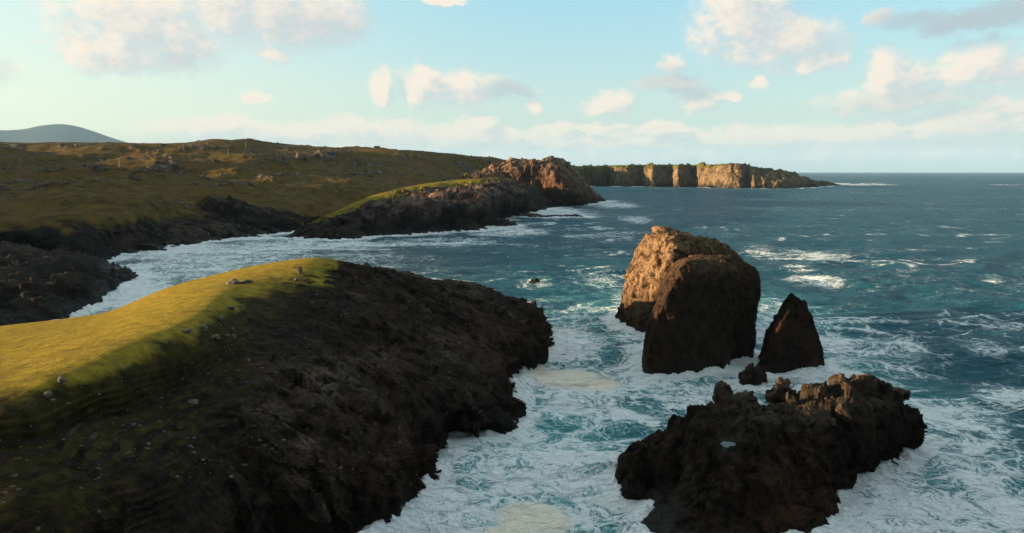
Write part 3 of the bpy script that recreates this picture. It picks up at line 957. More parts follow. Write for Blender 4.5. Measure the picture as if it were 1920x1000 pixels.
for i, (px, py, D, sx, sy, sz) in enumerate([(1354, 742, 116, 1.5, 1.3, 2.0), (1396, 752, 115, 2.0, 1.4, 1.3), (1462, 737, 114, 2.2, 1.6, 2.2), (1480, 748, 114, 1.6, 1.4, 1.3),
                                             (1512, 748, 113, 1.5, 1.4, 1.2), (1572, 722, 117, 1.4, 1.4, 1.5), (1596, 722, 117, 1.8, 1.5, 1.2), (1628, 720, 118, 2.2, 1.6, 1.5),
                                             (1668, 738, 117, 2.4, 1.6, 1.3), (1410, 775, 105, 1.8, 1.4, 1.4)]):
    boulder('knob', PD(px, py, D), (sx, sy, sz), M_ISLET, 500 + i, 4, 0.3, islet, rz=0.3 * i, block=0.5)

# ------------------------------------------------------------------ skerries and loose rocks in the water
def skerry(px, py, size, label, seed, z=0.2, mat=None, group=None, sub=4, rz=0.0):
    p = PZ(px, py, 0.0)
    o = boulder('rock', (p[0], p[1], z), size, mat or M_ISLET, seed, sub, 0.1, None, rz, 0.7)
    tag(o, label, 'rock', group)
    n = 16
    if size[0] < 2.25:
        return o
    a = np.linspace(0, 2 * np.pi, n + 1)
    SHORE.append(np.stack([p[0] + size[0] * np.cos(a), p[1] + size[1] * np.sin(a)], 1))
    return o


skerry(1408, 722, (2.3, 2.2, 3.4), 'small dark rock leaning against the left foot of the pointed stack', 601, 0.2, sub=5)
skerry(1002, 531, (2.2, 1.6, 1.5), 'small lone dark rock awash in open water beyond the headland', 602)
skerry(935, 424, (13, 12, 5.5), 'dark wedge shaped skerry off the end of the promontory', 603, -1, M_PROM, sub=5)
skerry(885, 432, (9, 8, 4), 'low dark rock at the foot of the promontory, left of the wedge shaped skerry', 604, -1, M_PROM)
skerry(1048, 407, (26, 9, 3.0), 'long flat skerry awash between the promontory and the domed headland', 605, -1, M_PROM, sub=5)
skerry(985, 405, (20, 10, 3.6), 'low flat skerry left of the longer one below the domed headland', 606, -1, M_PROM, sub=5)
skerry(218, 476, (9, 7, 3.4), 'rounded dark rock at the bay shore, left of the small cascade', 607, -0.5, M_FAR)
skerry(272, 471, (9, 6, 3.6), 'broad dark rock at the bay shore, right of the small cascade', 608, -0.5, M_FAR)
skerry(290, 464, (7, 6, 4), 'dark rock just behind the broad rock at the bay shore', 609, -0.5, M_FAR)
skerry(330, 464, (4, 3, 1.2), 'tiny low rock awash near the middle of the bay shore', 610, -0.2, M_FAR)
skerry(470, 445, (8, 4, 1.8), 'low dark rock by the head of the bay', 611, -0.4, M_FAR)
skerry(193, 487, (5, 4, 1.6), 'low dark rock at the left corner of the bay', 612, -0.4, M_FAR)
skerry(535, 447, (4, 3, 1.2), 'tiny dark rock off the left tip of the promontory', 613, -0.3, M_PROM)

# ------------------------------------------------------------------ the sea
def build_sea():
    dep = np.arange(1.4, 760, 1.35)                    # pixels below the horizon, far to near
    r_f = H * F / dep
    r = np.concatenate([r_f, np.linspace(r_f[-1] * 0.9, 3, 14)])
    half = math.radians(41)
    azf = np.arctan(np.linspace(-1, 1, 1150) * math.tan(half))
    co = np.linspace(half, 2 * math.pi - half, 50)[1:-1]
    az = np.concatenate([azf, co])
    X = (r[:, None] * np.sin(az)).ravel()
    Y = (r[:, None] * np.cos(az)).ravel()
    n, m = len(r), len(az)
    dr = np.repeat(np.abs(np.gradient(r)), m)
    rr = np.repeat(r, m)
    P2 = np.stack([X, Y, np.zeros_like(X)], 1)
    near = rr < 2600
    dist = np.full(len(X), 1e4, np.float32)
    idx = np.nonzero(near)[0]
    for line in SHORE:
        lo, hi = line.min(0) - 160, line.max(0) + 160
        sel = idx[(X[idx] > lo[0]) & (X[idx] < hi[0]) & (Y[idx] > lo[1]) & (Y[idx] < hi[1])]
        px, py = X[sel], Y[sel]
        best = dist[sel]
        for a, b in zip(line[:-1], line[1:]):
            ab = b - a
            L = max((ab ** 2).sum(), 1e-6)
            t = np.clip(((px - a[0]) * ab[0] + (py - a[1]) * ab[1]) / L, 0, 1)
            d = np.hypot(px - a[0] - t * ab[0], py - a[1] - t * ab[1])
            best = np.minimum(best, d)
        dist[sel] = best
    # surf: how broken the water is
    sc = np.clip(rr / 160, 1, 6)
    wob = 1 + 0.9 * fbm(P2 * 0.03, 3, seed=700)
    foam = 0.95 * np.exp(-dist / (5.0 * sc * 0.8 * wob + 0.5))
    foam = np.maximum(foam, 1.1 * np.exp(-(dist / (2.6 * np.clip(sc, 1, 3) * (0.6 + 1.1 * np.clip(wob, 0, 2)))) ** 2))
    tur = np.zeros(len(X))
    lit = np.zeros(len(X))

    def blob(px, py, rx, ry, w, arr, mode='max'):
        c = PZ(px, py, 0)
        D = c[1]
        ax = rx * D / F
        ay = ry * D * D / (H * F)
        e = w * np.exp(-(((X - c[0] * Y / D * 0.5 - c[0] * 0.5) / ax) ** 2 + ((Y - D) / ay) ** 2) ** 1.3)
        return np.maximum(arr, e) if mode == 'max' else arr + e

    for b in [(380, 490, 210, 60, .58), (250, 550, 100, 40, .85), (520, 465, 120, 25, .66), (640, 462, 120, 14, .62), (330, 468, 140, 16, .85), (230, 520, 60, 40, .9),
              (820, 455, 150, 12, .52), (950, 432, 90, 14, .6), (1040, 398, 80, 12, .7), (1150, 385, 60, 7, .6),
              (1070, 640, 90, 60, .66), (1060, 700, 90, 32, .9), (1110, 740, 150, 80, .70), (950, 850, 150, 90, .72), (1080, 860, 140, 90, .70), (1000, 965, 110, 50, .95), (860, 960, 150, 70, .74),
              (1200, 700, 140, 60, .66), (1130, 950, 120, 80, .70), (1090, 590, 80, 35, .48), (1190, 640, 60, 40, .6), (1300, 740, 150, 40, .74),
              (1560, 720, 130, 40, .80), (1480, 600, 80, 60, .56), (1440, 640, 40, 60, .66), (1560, 640, 90, 60, .52), (1650, 650, 120, 60, .45), (1620, 880, 120, 80, .92), (1700, 960, 230, 70, .80),
              (1790, 790, 120, 60, .66), (1800, 870, 150, 90, .58), (1880, 740, 80, 40, .50), (1900, 950, 120, 80, .76), (1850, 650, 80, 25, .42), (1870, 610, 60, 20, .40),
              (1530, 480, 70, 16, .52), (1530, 526, 70, 14, .55), (1500, 505, 40, 10, .42), (1190, 412, 40, 8, .5), (1150, 440, 60, 6, .42), (1860, 530, 30, 6, .5), (1000, 530, 40, 10, .34),
              (1090, 442, 60, 6, .4), (1220, 520, 40, 30, .40), (1180, 560, 40, 30, .5), (640, 490, 200, 25, .40), (1570, 345, 40, 3, .7), (1640, 346, 40, 2, .6), (1890, 347, 40, 1.5, .4),
              (1120, 530, 60, 30, .34), (1000, 570, 70, 20, .3), (1420, 470, 40, 20, .34)]:
        foam = blob(*b, foam)
    for b in [(1060, 640, 110, 90, .8), (1000, 800, 250, 140, 1), (1000, 930, 250, 120, 1), (1480, 600, 110, 70, .75), (1560, 680, 120, 80, .7), (1700, 760, 170, 90, .55), (1240, 700, 120, 60, .9),
              (380, 490, 250, 70, .25), (1750, 900, 260, 110, .6), (1100, 560, 100, 50, .5)]:
        tur = blob(*b, tur)
    cream = np.zeros(len(X))
    for b in [(1060, 702, 80, 24, 1.0), (1125, 714, 48, 17, .95), (1010, 690, 30, 10, .8), (1005, 965, 92, 40, 1.0), (950, 992, 60, 24, .9), (1085, 858, 40, 18, .5), (1000, 905, 30, 10, .35)]:
        cream = blob(*b, cream)
    silt = blob(380, 500, 330, 60, 1.0, np.zeros(len(X)))
    silt = blob(640, 490, 220, 40, .8, silt)
    foam = np.maximum(foam, 0.13 + 0.10 * fbm(P2 * np.array([0.006, 0.012, 0]), 3, seed=703) * 2)
    foam += (0.30 * fbm(P2 * np.array([0.03, 0.045, 0]), 3, seed=705) + 0.25 * fbm(P2 * np.array([0.09, 0.13, 0]), 3, seed=706)) * (foam > 0.25)
    # waves
    h = np.zeros(len(X))
    crest = np.zeros(len(X))
    gust = fbm(P2 * np.array([0.012, 0.02, 0]), 3, seed=740)
    ang = math.radians(20)
    U = np.stack([X * math.cos(ang) + Y * math.sin(ang), -X * math.sin(ang) + Y * math.cos(ang), np.zeros_like(X)], 1)
    for wl, amp, sd in ((70, 2.4, 1), (34, 2.2, 2), (16, 1.35, 3), (8, 0.75, 4), (4, 0.4, 5)):
        f = np.clip(wl / (3.0 * dr) - 0.4, 0, 1)
        q = U * np.array([1 / (wl * 1.8), 1 / wl, 0]) + 0.25 * np.stack([gust * 2, gust, gust], 1)
        sel = f > 0.01
        o = np.zeros(len(X))
        o[sel] = 1 - np.abs(perlin(q[sel] + sd * 7, 710 + sd)) * 2.2
        h += amp * f * (o - 0.5) * 0.55
        if wl in (34, 16, 8):
            crest = np.maximum(crest, sstep(0.72, 0.98, o) * f * sstep(-0.05, 0.35, gust))
    foam = np.maximum(foam, 0.62 * crest)
    shelter = 1 - 0.45 * sstep(0.6, 0.9, foam)
    h *= shelter
    h *= 1 - 0.5 * np.exp(-dist / 4)
    run = np.exp(-dist / (2.2 * np.clip(rr / 160, 1, 3))) * (0.2 + 1.9 * np.clip(fbm(P2 * 0.22, 4, seed=720) + 0.2, 0, 1)) * (dist < 100)
    h += run * 1.25
    V = np.stack([X, Y, h], 1)
    a = np.arange(n * m).reshape(n, m)
    b = np.concatenate([a, a[:, :1]], 1)
    Q = np.stack([b[:-1, :-1], b[1:, :-1], b[1:, 1:], b[:-1, 1:]], -1).reshape(-1, 4)
    V = np.concatenate([V, [[0, 0, 0]]])
    z = lambda q: np.concatenate([q, [0]])
    # normals up
    c = np.cross(V[Q[:2000, 1]] - V[Q[:2000, 0]], V[Q[:2000, 2]] - V[Q[:2000, 0]])[:, 2].mean()
    if c < 0:
        Q = Q[:, ::-1]
    o = make_mesh('sea', V, Q, sea_material(), {'foam': z(foam), 'tur': z(tur), 'cream': z(cream), 'silt': z(silt)})
    o['kind'] = 'structure'
    return o


def sea_material():
    m, nt, out = new_mat('sea_water_and_foam')
    P = nt.n('ShaderNodeNewGeometry').outputs['Position']
    foam, tur, cream, silt = (nt.attr(k) for k in ('foam', 'tur', 'cream', 'silt'))
    w1 = nt.noise(P, 0.10, 4, 0.55, col=True)
    w2 = nt.noise(P, 0.5, 3, 0.55, col=True)
    off = nt.v('ADD', nt.v('MULTIPLY', nt.v('SUBTRACT', w1, (.5, .5, .5)), (16, 16, 0)), nt.v('MULTIPLY', nt.v('SUBTRACT', w2, (.5, .5, .5)), (3.0, 3.0, 0)))
    Pw = nt.v('ADD', P, off)
    flat = nt.v('MULTIPLY', Pw, (1, 1, 0))
    e1 = nt.voro(flat, 0.16, 'DISTANCE_TO_EDGE')
    e2 = nt.voro(flat, 0.42, 'DISTANCE_TO_EDGE')
    e3 = nt.voro(flat, 1.1, 'DISTANCE_TO_EDGE')
    web = nt.m('MAXIMUM', nt.m('MAXIMUM', nt.ss(e1, 0.16, 0.0), nt.m('MULTIPLY', nt.ss(e2, 0.17, 0.0), 0.85)), nt.m('MULTIPLY', nt.ss(e3, 0.2, 0.0), 0.6))
    nb = nt.noise(nt.v('MULTIPLY', Pw, (1, 1.4, 0)), 0.055, 9, 0.62)
    nf = nt.noise(flat, 0.45, 7, 0.65)
    fld = nt.m('ADD', nt.m('MULTIPLY', web, 0.52), nt.m('ADD', nt.m('MULTIPLY', nb, 0.78), nt.m('MULTIPLY', nf, 0.42)))
    # fld is about 0.45 .. 1.2; more foam lowers the bar
    thr = nt.m('SUBTRACT', 1.295, nt.m('MULTIPLY', foam, 0.88))
    fm = nt.ss(nt.m('SUBTRACT', fld, thr), -0.10, 0.27)
    fm = nt.m('MULTIPLY', fm, nt.ss(nt.noise(flat, 1.6, 5, 0.7), 0.25, 0.6, 0.62, 1.0))
    fm = nt.m('MAXIMUM', fm, nt.m('MULTIPLY', nt.ss(nt.m('ADD', cream, nt.m('MULTIPLY', nt.m('SUBTRACT', nf, 0.5), 0.9)), 0.40, 0.68), 0.93))
    # scattered whitecaps on the open sea
    cp = nt.noise(nt.v('MULTIPLY', Pw, (0.45, 1.0, 0)), 0.075, 7, 0.62)
    cap = nt.m('MULTIPLY', nt.ss(cp, 0.60, 0.70), nt.ss(nt.noise(P, 0.006, 3, 0.6), 0.40, 0.62))
    fm = nt.m('MAXIMUM', fm, nt.m('MULTIPLY', cap, nt.ss(nf, 0.38, 0.62, 0.15, 0.85)))
    milk = nt.ss(nt.m('SUBTRACT', fld, thr), -0.45, 0.25)
    # water
    deep = nt.mix(nt.noise(P, 0.004, 3, 0.5), c4(0.006, 0.068, 0.112), c4(0.013, 0.095, 0.122))
    wc = nt.mix(nt.m('MULTIPLY', tur, nt.ss(milk, 0.0, 1.0, 0.35, 1.0)), deep, c4(0.10, 0.42, 0.42))
    wc = nt.mix(nt.m('MULTIPLY', silt, 0.75), wc, c4(0.13, 0.15, 0.12))
    wc = nt.mix(nt.m('MULTIPLY', nt.m('MULTIPLY', milk, nt.ss(foam, 0.25, 0.6)), 0.55), wc, c4(0.34, 0.56, 0.56))
    fc = nt.mix(nt.ss(cream, 0.3, 0.8), c4(0.90, 0.92, 0.90), c4(0.95, 0.84, 0.67))
    # ripples
    rp = nt.v('MULTIPLY', nt.v('ADD', P, nt.v('MULTIPLY', w2, (1.5, 1.5, 0))), (0.6, 1.0, 0))
    n1 = nt.noise(rp, 0.09, 6, 0.62)
    n2 = nt.noise(rp, 0.5, 6, 0.62)
    n0 = nt.noise(nt.v('MULTIPLY', rp, (0.55, 1.0, 0)), 0.028, 5, 0.6)
    n0 = nt.m('SUBTRACT', 1.0, nt.m('ABSOLUTE', nt.m('MULTIPLY_ADD', n0, 2.6, -1.3)))
    hgt = nt.m('ADD', nt.m('ADD', nt.m('MULTIPLY', n0, 4.2), nt.m('MULTIPLY', n1, 6.5)), nt.m('MULTIPLY', n2, 1.5))
    hgt = nt.m('ADD', hgt, nt.m('MULTIPLY', fm, 0.16))
    b = nt.n('ShaderNodeBump')
    nt.put(b.inputs['Strength'], 1.0)
    nt.put(b.inputs['Distance'], 1.0)
    nt.put(b.inputs['Height'], hgt)
    body = nt.n('ShaderNodeBsdfDiffuse')
    nt.put(body.inputs['Color'], wc)
    nt.put(body.inputs['Normal'], b.outputs[0])
    gl = nt.n('ShaderNodeBsdfGlossy')
    nt.put(gl.inputs['Roughness'], 0.18)
    nt.put(gl.inputs['Normal'], b.outputs[0])
    fr = nt.n('ShaderNodeFresnel')
    nt.put(fr.inputs['IOR'], 1.33)
    nt.put(fr.inputs['Normal'], b.outputs[0])
    wat = nt.n('ShaderNodeMixShader')
    nt.put(wat.inputs[0], nt.m('MINIMUM', nt.m('MULTIPLY', fr.outputs[0], 0.6), 0.26))
    nt.t.links.new(body.outputs[0], wat.inputs[1])
    nt.t.links.new(gl.outputs[0], wat.inputs[2])
    fo = nt.n('ShaderNodeBsdfPrincipled')
    nt.put(fo.inputs['Base Color'], fc)
    nt.put(fo.inputs['Roughness'], 0.9)
    nt.put(fo.inputs['Specular IOR Level'], 0.15)
    nt.put(fo.inputs['Normal'], b.outputs[0])
    mx = nt.n('ShaderNodeMixShader')
    nt.put(mx.inputs[0], fm)
    nt.t.links.new(wat.outputs[0], mx.inputs[1])
    nt.t.links.new(fo.outputs[0], mx.inputs[2])
    nt.t.links.new(mx.outputs[0], out.inputs[0])
    return m


sea = build_sea()

# ------------------------------------------------------------------ things that stand on the land
bpy.context.view_layer.update()


def hit(o, px, py):
    d = ray(px, py)
    d = Vector(d / np.linalg.norm(d))
    ok, loc, nor, _ = o.ray_cast(Vector(CAM), d)
    return (loc, nor) if ok else (None, None)


M_STONE = rock_material('lichened_stone', 3.0, dark=(0.18, 0.15, 0.12), mid=(0.36, 0.30, 0.23), red=(0.30, 0.22, 0.15), pale=(0.58, 0.5, 0.38), wet=-9, bump=0.6)

BOULDERS = [
    (441, 532, 1.45, 0.8, 0.6, 1.0, 'long pale boulder half in sunlight at the edge of the golden turf'),
    (464, 530, 0.95, 0.6, 0.5, 0.9, 'smaller grey boulder just right of the sunlit pale boulder'),
    (561, 512, 0.95, 0.8, 1.5, 0.8, 'upright pale stone standing on the crest of the headland'),
    (556, 526, 0.8, 0.7, 0.6, 0.5, 'squat grey stone below the upright stone on the crest'),
    (571, 526, 0.5, 0.45, 0.35, 0.5, 'small low stone right of the squat stone under the crest'),
    (432, 580, 0.95, 0.75, 0.6, 0.55, 'flat topped grey boulder, highest of the shaded slope cluster'),
    (452, 577, 0.7, 0.6, 0.5, 0.5, 'rounded grey boulder right of the flat topped one on the slope'),
    (412, 600, 0.7, 0.6, 0.75, 0.6, 'pointed grey stone left below the flat topped boulder'),
    (383, 618, 0.75, 0.7, 0.75, 0.7, 'pale blocky stone, leftmost of the shaded slope cluster'),
    (393, 611, 0.5, 0.5, 0.5, 0.5, 'small stone touching the pale blocky stone on its right'),
    (402, 635, 0.8, 0.65, 0.7, 0.5, 'wedge shaped grey stone, lowest of the shaded slope cluster'),
    (428, 632, 0.6, 0.5, 0.5, 0.5, 'leaning grey stone in the pair right of the wedge shaped stone'),
    (438, 633, 0.6, 0.5, 0.55, 0.5, 'broader pale stone in the pair right of the wedge shaped stone'),
    (436, 621, 0.45, 0.4, 0.6, 0.5, 'thin upright stone above the pair of slope stones'),
    (350, 623, 0.85, 0.7, 0.5, 0.3, 'reddish low boulder by the turf edge, left of the stone cluster'),
    (361, 757, 1.0, 0.7, 0.55, 0.55, 'large rounded brown boulder alone low on the shaded slope'),
    (90, 740, 0.9, 0.4, 0.45, 0.8, 'tilted pale slab among the turf steps near the left frame edge'),
    (115, 716, 0.5, 0.45, 0.6, 0.7, 'stubby pale stone above the tilted slab'),
]
for i, (px, py, sx, sy, sz, pale, lab) in enumerate(BOULDERS):
    loc, nor = hit(headland, px, py)
    if loc is None:
        continue
    k = 1 if i < 2 else 0.72
    sx, sy, sz = sx * k, sy * k, sz * k
    o = boulder('boulder', (loc.x, loc.y, loc.z + sz * 0.2), (sx, sy, sz), M_STONE, 800 + i, 4, pale, None, rz=(0.2 if i == 0 else 0.7 * i), block=0.75)
    tag(o, lab, 'boulder')


def scatter(name, target, count, region, size, mat, seed, keep):
    """one object of many small stones lying on a surface"""
    rnd = random.Random(seed)
    import bmesh
    V0, T0 = ico_small
    VV, TT, n = [], [], 0
    tries = 0
    while n < count and tries < count * 8:
        tries += 1
        px = rnd.uniform(region[0], region[2])
        py = rnd.uniform(region[1], region[3])
        if not keep(px, py, rnd):
            continue
        loc, nor = hit(target, px, py)
        if loc is None or loc.z < 3:
            continue
        sz = size[0] * (size[1] / size[0]) ** (rnd.random() ** 2.2)
        S = np.array([sz * rnd.uniform(.7, 1.5), sz * rnd.uniform(.6, 1.2), sz * rnd.uniform(.4, .9)])
        W = V0 * (1 + 0.35 * (np.array([rnd.random() for _ in range(len(V0))])[:, None] - 0.5)) * S
        a = rnd.uniform(0, 6.28)
        R = np.array([[math.cos(a), -math.sin(a), 0], [math.sin(a), math.cos(a), 0], [0, 0, 1]])
        VV.append(W @ R.T + np.array(loc) + np.array([0, 0, sz * 0.02]))
        TT.append(T0 + n * len(V0))
        n += 1
    V = np.concatenate(VV)
    o = make_mesh(name, V, np.concatenate(TT), mat, {'grass': np.full(len(V), -0.8), 'pale': np.full(len(V), 0.5)}, smooth=False)
    o['kind'] = 'stuff'
    return o


ico_small = ico(1)
nz = lambda px, py, f, sd: float(perlin(np.array([[px * f, py * f * 1.8, 0.5]]), sd)[0])
scatter('loose_stones', headland, 380, (0, 545, 900, 900), (0.06, 0.3), M_STONE, 5,
        lambda px, py, r: py > 745 - px * 0.42 + 20 and nz(px, py, 0.012, 91) + r.random() * 0.5 > 0.22)
scatter('hillside_stones', hillside, 650, (0, 285, 860, 392), (0.4, 1.7), M_STONE, 6,
        lambda px, py, r: nz(px, py, 0.011, 92) + r.random() * 0.5 > 0.3)

# tide pool in the hollow of the islet
m, nt, out = new_mat('still_pool_water')
bs = nt.n('ShaderNodeBsdfPrincipled')
nt.put(bs.inputs['Base Color'], c4(0.05, 0.055, 0.055))
nt.put(bs.inputs['Roughness'], 0.25)
nt.put(bs.inputs['Specular IOR Level'], 0.2)
b_ = nt.n('ShaderNodeBump')
nt.put(b_.inputs['Strength'], 0.05)
nt.put(b_.inputs['Height'], nt.noise(nt.n('ShaderNodeNewGeometry').outputs['Position'], 3.0, 3))
nt.put(bs.inputs['Normal'], b_.outputs[0])
nt.t.links.new(bs.outputs[0], out.inputs[0])
loc, nor = hit(islet, 1363, 836)
if loc is not None:
    a = np.linspace(0, 2 * np.pi, 40, endpoint=False)
    rr = 1 + 0.3 * np.sin(a * 2 + 1) + 0.15 * np.sin(a * 3 + 2) + 0.1 * np.sin(a * 5)
    ring = np.stack([0.8 * rr * np.cos(a) - .1 * np.sin(a), 1.15 * rr * np.sin(a) - 0.3, np.zeros(40)], 1)
    V = np.concatenate([ring * [1, 1, 0] + [0, 0, .35], ring * 0.85 - [0, 0, 0.9], [[0, 0, 0.35]]])
    T = [[i, (i + 1) % 40, 80] for i in range(40)] + [[i, 40 + i, (i + 1) % 40] for i in range(40)] + [[(i + 1) % 40, 40 + i, 40 + (i + 1) % 40] for i in range(40)]
    pool = make_mesh('tide_pool', V + np.array(loc), np.array(T), m, None, islet, smooth=False)
    pool['label'] = 'small pale tide pool in a hollow of the islet'

# utility poles along the hillside
def flat_mat(name, colr, rough=0.8, sc=6.0):
    m, nt, out = new_mat(name)
    P = nt.n('ShaderNodeNewGeometry').outputs['Position']
    bs = nt.n('ShaderNodeBsdfPrincipled')
    n = nt.noise(nt.v('MULTIPLY', P, (1, 1, 0.2)), sc, 5)
    nt.put(bs.inputs['Base Color'], nt.mix(nt.ss(n, .3, .7), c4(*colr), c4(colr[0] * .6, colr[1] * .6, colr[2] * .6)))
    nt.put(bs.inputs['Roughness'], rough)
    nt.t.links.new(bs.outputs[0], out.inputs[0])
    return m


M_WOOD = flat_mat('weathered_pole_wood', (0.40, 0.36, 0.31))
M_CERAM = flat_mat('grey_insulator', (0.45, 0.45, 0.44), 0.3)
M_ROOF = flat_mat('dark_roof', (0.09, 0.08, 0.08), 0.8, 1.0)
M_WALL = rock_material('hut_wall_stone', 1.0, dark=(0.10, 0.09, 0.08), mid=(0.22, 0.19, 0.16), red=(0.2, 0.15, 0.11), wet=-9)


def tube(pts, radii, seg=10):
    V, Q = [], []
    for (p, r) in zip(pts, radii):
        for k in range(seg):
            a = 2 * math.pi * k / seg
            V.append((p[0] + r * math.cos(a), p[1] + r * math.sin(a), p[2]))
    for j in range(len(pts) - 1):
        for k in range(seg):
            Q.append((j * seg + k, j * seg + (k + 1) % seg, (j + 1) * seg + (k + 1) % seg, (j + 1) * seg + k))
    c = len(V)
    V.append(tuple(pts[-1]))
    Q += [((len(pts) - 1) * seg + k, (len(pts) - 1) * seg + (k + 1) % seg, c, c) for k in range(0)]
    return np.array(V), np.array(Q)


def box(x0, x1, y0, y1, z0, z1):
    V = [(x, y, z) for z in (z0, z1) for y in (y0, y1) for x in (x0, x1)]
    Q = [(0, 2, 3, 1), (4, 5, 7, 6), (0, 1, 5, 4), (2, 6, 7, 3), (0, 4, 6, 2), (1, 3, 7, 5)]
    return np.array(V, float), np.array(Q)


def join(parts):
    V, Q, n = [], [], 0
    for v, q in parts:
        V.append(v)
        Q.append(q + n)
        n += len(v)
    return np.concatenate(V), np.concatenate(Q)


POLES = [(39, 311, 13, 'pale utility pole furthest left on the hillside'), (224, 315, 17, 'tallest utility pole, left of the big pale crag on the hillside'),
         (428, 293, 13, 'utility pole against the dark moor below the skyline knoll'), (461, 279, 13, 'utility pole breaking the skyline right of the knoll')]
for i, (px, py, hpx, lab) in enumerate(POLES):
    loc, nor = hit(hillside, px, py)
    if loc is None:
        continue
    h = hpx * loc.y / F
    e = bpy.data.objects.new('utility_pole', None)
    COL.objects.link(e)
    e.location = loc
    tag(e, lab, 'utility pole', 'utility poles along the hillside')
    v, q = tube([(0, 0, -1), (0, 0, h * .5), (0, 0, h), (0, 0, h + 0.03)], [0.32, 0.27, 0.22, 0.02])
    make_mesh('pole', v, q, M_WOOD, None, e)
    v, q = box(-1.3, 1.3, -0.42, -0.22, h - 0.75, h - 0.45)
    make_mesh('crossarm', v, q, M_WOOD, None, e, smooth=False)
    for k in (-1.15, 0.0, 1.15):
        v, q = tube([(k, -0.32, h - 0.449), (k, -0.32, h - 0.3), (k, -0.32, h - 0.1), (k, -0.32, h - 0.05)], [0.07, 0.15, 0.13, 0.02], 8)
        make_mesh('insulator', v, q, M_CERAM, None, e)

# the low stone hut on the skyline
loc = None
for dy in range(0, 14):
    loc, nor = hit(hillside, 706, 274 + dy)
    if loc is not None:
        break
if loc is not None:
    e = bpy.data.objects.new('stone_hut', None)
    COL.objects.link(e)
    e.location = loc + Vector((0, 4, -0.4))
    tag(e, 'tiny low stone hut alone on the skyline above the moor', 'hut')
    W, Dp, hh = 5.5, 2.6, 3.0
    fr = [box(-W, -0.6, -Dp, -Dp + .5, -1, hh), box(0.6, W, -Dp, -Dp + .5, -1, hh), box(-0.6, 0.6, -Dp, -Dp + .5, 2.1, hh), box(-W, W, Dp - .5, Dp, -1, hh),
          box(-W, -W + .5, -Dp + .5, Dp - .5, -1, hh), box(W - .5, W, -Dp + .5, Dp - .5, -1, hh)]
    v, q = join(fr)
    make_mesh('wall', v, q, M_WALL, {'grass': np.full(len(v), -.8), 'pale': np.full(len(v), .4)}, e, smooth=False)
    x0, x1, y0, z0, z1 = -W - .2, W + .2, Dp + .2, hh + 0.01, hh + 1.7
    v = np.array([(x0, -y0, z0), (x1, -y0, z0), (x1, y0, z0), (x0, y0, z0), (x0, 0, z1), (x1, 0, z1)], float)
    q = np.array([(0, 1, 5, 4), (2, 3, 4, 5), (0, 3, 2, 1), (0, 4, 3, 3), (1, 2, 5, 5)])
    tri = np.array([(0, 1, 5), (0, 5, 4), (2, 3, 4), (2, 4, 5), (0, 3, 2), (0, 2, 1), (0, 4, 3), (1, 2, 5)])
    make_mesh('roof', v, tri, M_ROOF, None, e, smooth=False)
    v, q = join([box(W - 1.2, W - 0.3, -.45, .45, hh + 0.6, hh + 2.6)])
    make_mesh('chimney', v, q, M_WALL, {'grass': np.full(len(v), -.8), 'pale': np.full(len(v), .4)}, e, smooth=False)

# spray thrown up where the swell breaks
m, nt, out = new_mat('white_spray')
bs = nt.n('ShaderNodeBsdfPrincipled')
nt.put(bs.inputs['Base Color'], nt.mix(nt.ss(nt.noise(nt.n('ShaderNodeNewGeometry').outputs['Position'], 2.0, 4), .3, .7), c4(.8, .84, .84), c4(.68, .76, .77)))
nt.put(bs.inputs['Roughness'], 0.6)
tr = nt.n('ShaderNodeBsdfTranslucent')
nt.put(tr.inputs[0], c4(.8, .85, .85))
mx = nt.n('ShaderNodeMixShader')
nt.put(mx.inputs[0], 0.35)
nt.t.links.new(bs.outputs[0], mx.inputs[1])
nt.t.links.new(tr.outputs[0], mx.inputs[2])
nt.t.links.new(mx.outputs[0], out.inputs[0])
M_SPRAY = m


def spray(plumes, seed):
    """plumes: (px, py, spread x, spread y, height, count, drop size)"""
    rnd = np.random.RandomState(seed)
    V0, T0 = ico_small
    VV, TT, n = [], [], 0
    for (px, py, wx, wy, hh, cnt, ds) in plumes:
        c = PZ(px, py, 0)
        for _ in range(cnt):
            u, v = rnd.normal(0, .45), rnd.normal(0, .45)
            fall = math.exp(-(u * u + v * v) * 1.5)
            z = hh * fall * rnd.rand() ** 1.7 + rnd.uniform(-.2, .1)
            sz = ds * rnd.uniform(.3, 1.0) * (1.3 - 0.9 * min(1, max(0, z / max(hh, .01))))
            VV.append(V0 * (np.array([1, 1, .7]) * sz) + np.array([c[0] + u * wx, c[1] + v * wy, z]))
            TT.append(T0 + n * len(V0))
            n += 1
    o = make_mesh('spray', np.concatenate(VV), np.concatenate(TT), M_SPRAY, None)
    o['kind'] = 'stuff'


spray([(1590, 940, 2.4, 3.0, 1.8, 2600, 0.05), (1572, 985, 2.0, 2.4, 1.2, 1500, 0.05), (1480, 714, 4.5, 1.4, 1.3, 2200, 0.06), (1432, 725, 2.2, 1.2, 0.8, 900, 0.06), (1355, 703, 4, 1.3, 0.7, 900, 0.06),
       (244, 472, 4.5, 7, 2.8, 1200, 0.2), (297, 458, 5, 4, 7, 1200, 0.14), (845, 828, 2, 1.6, .8, 900, 0.05), (750, 958, 2, 1.6, 0.8, 900, 0.045), (830, 880, 1.8, 1.6, .7, 700, 0.045)], 5)

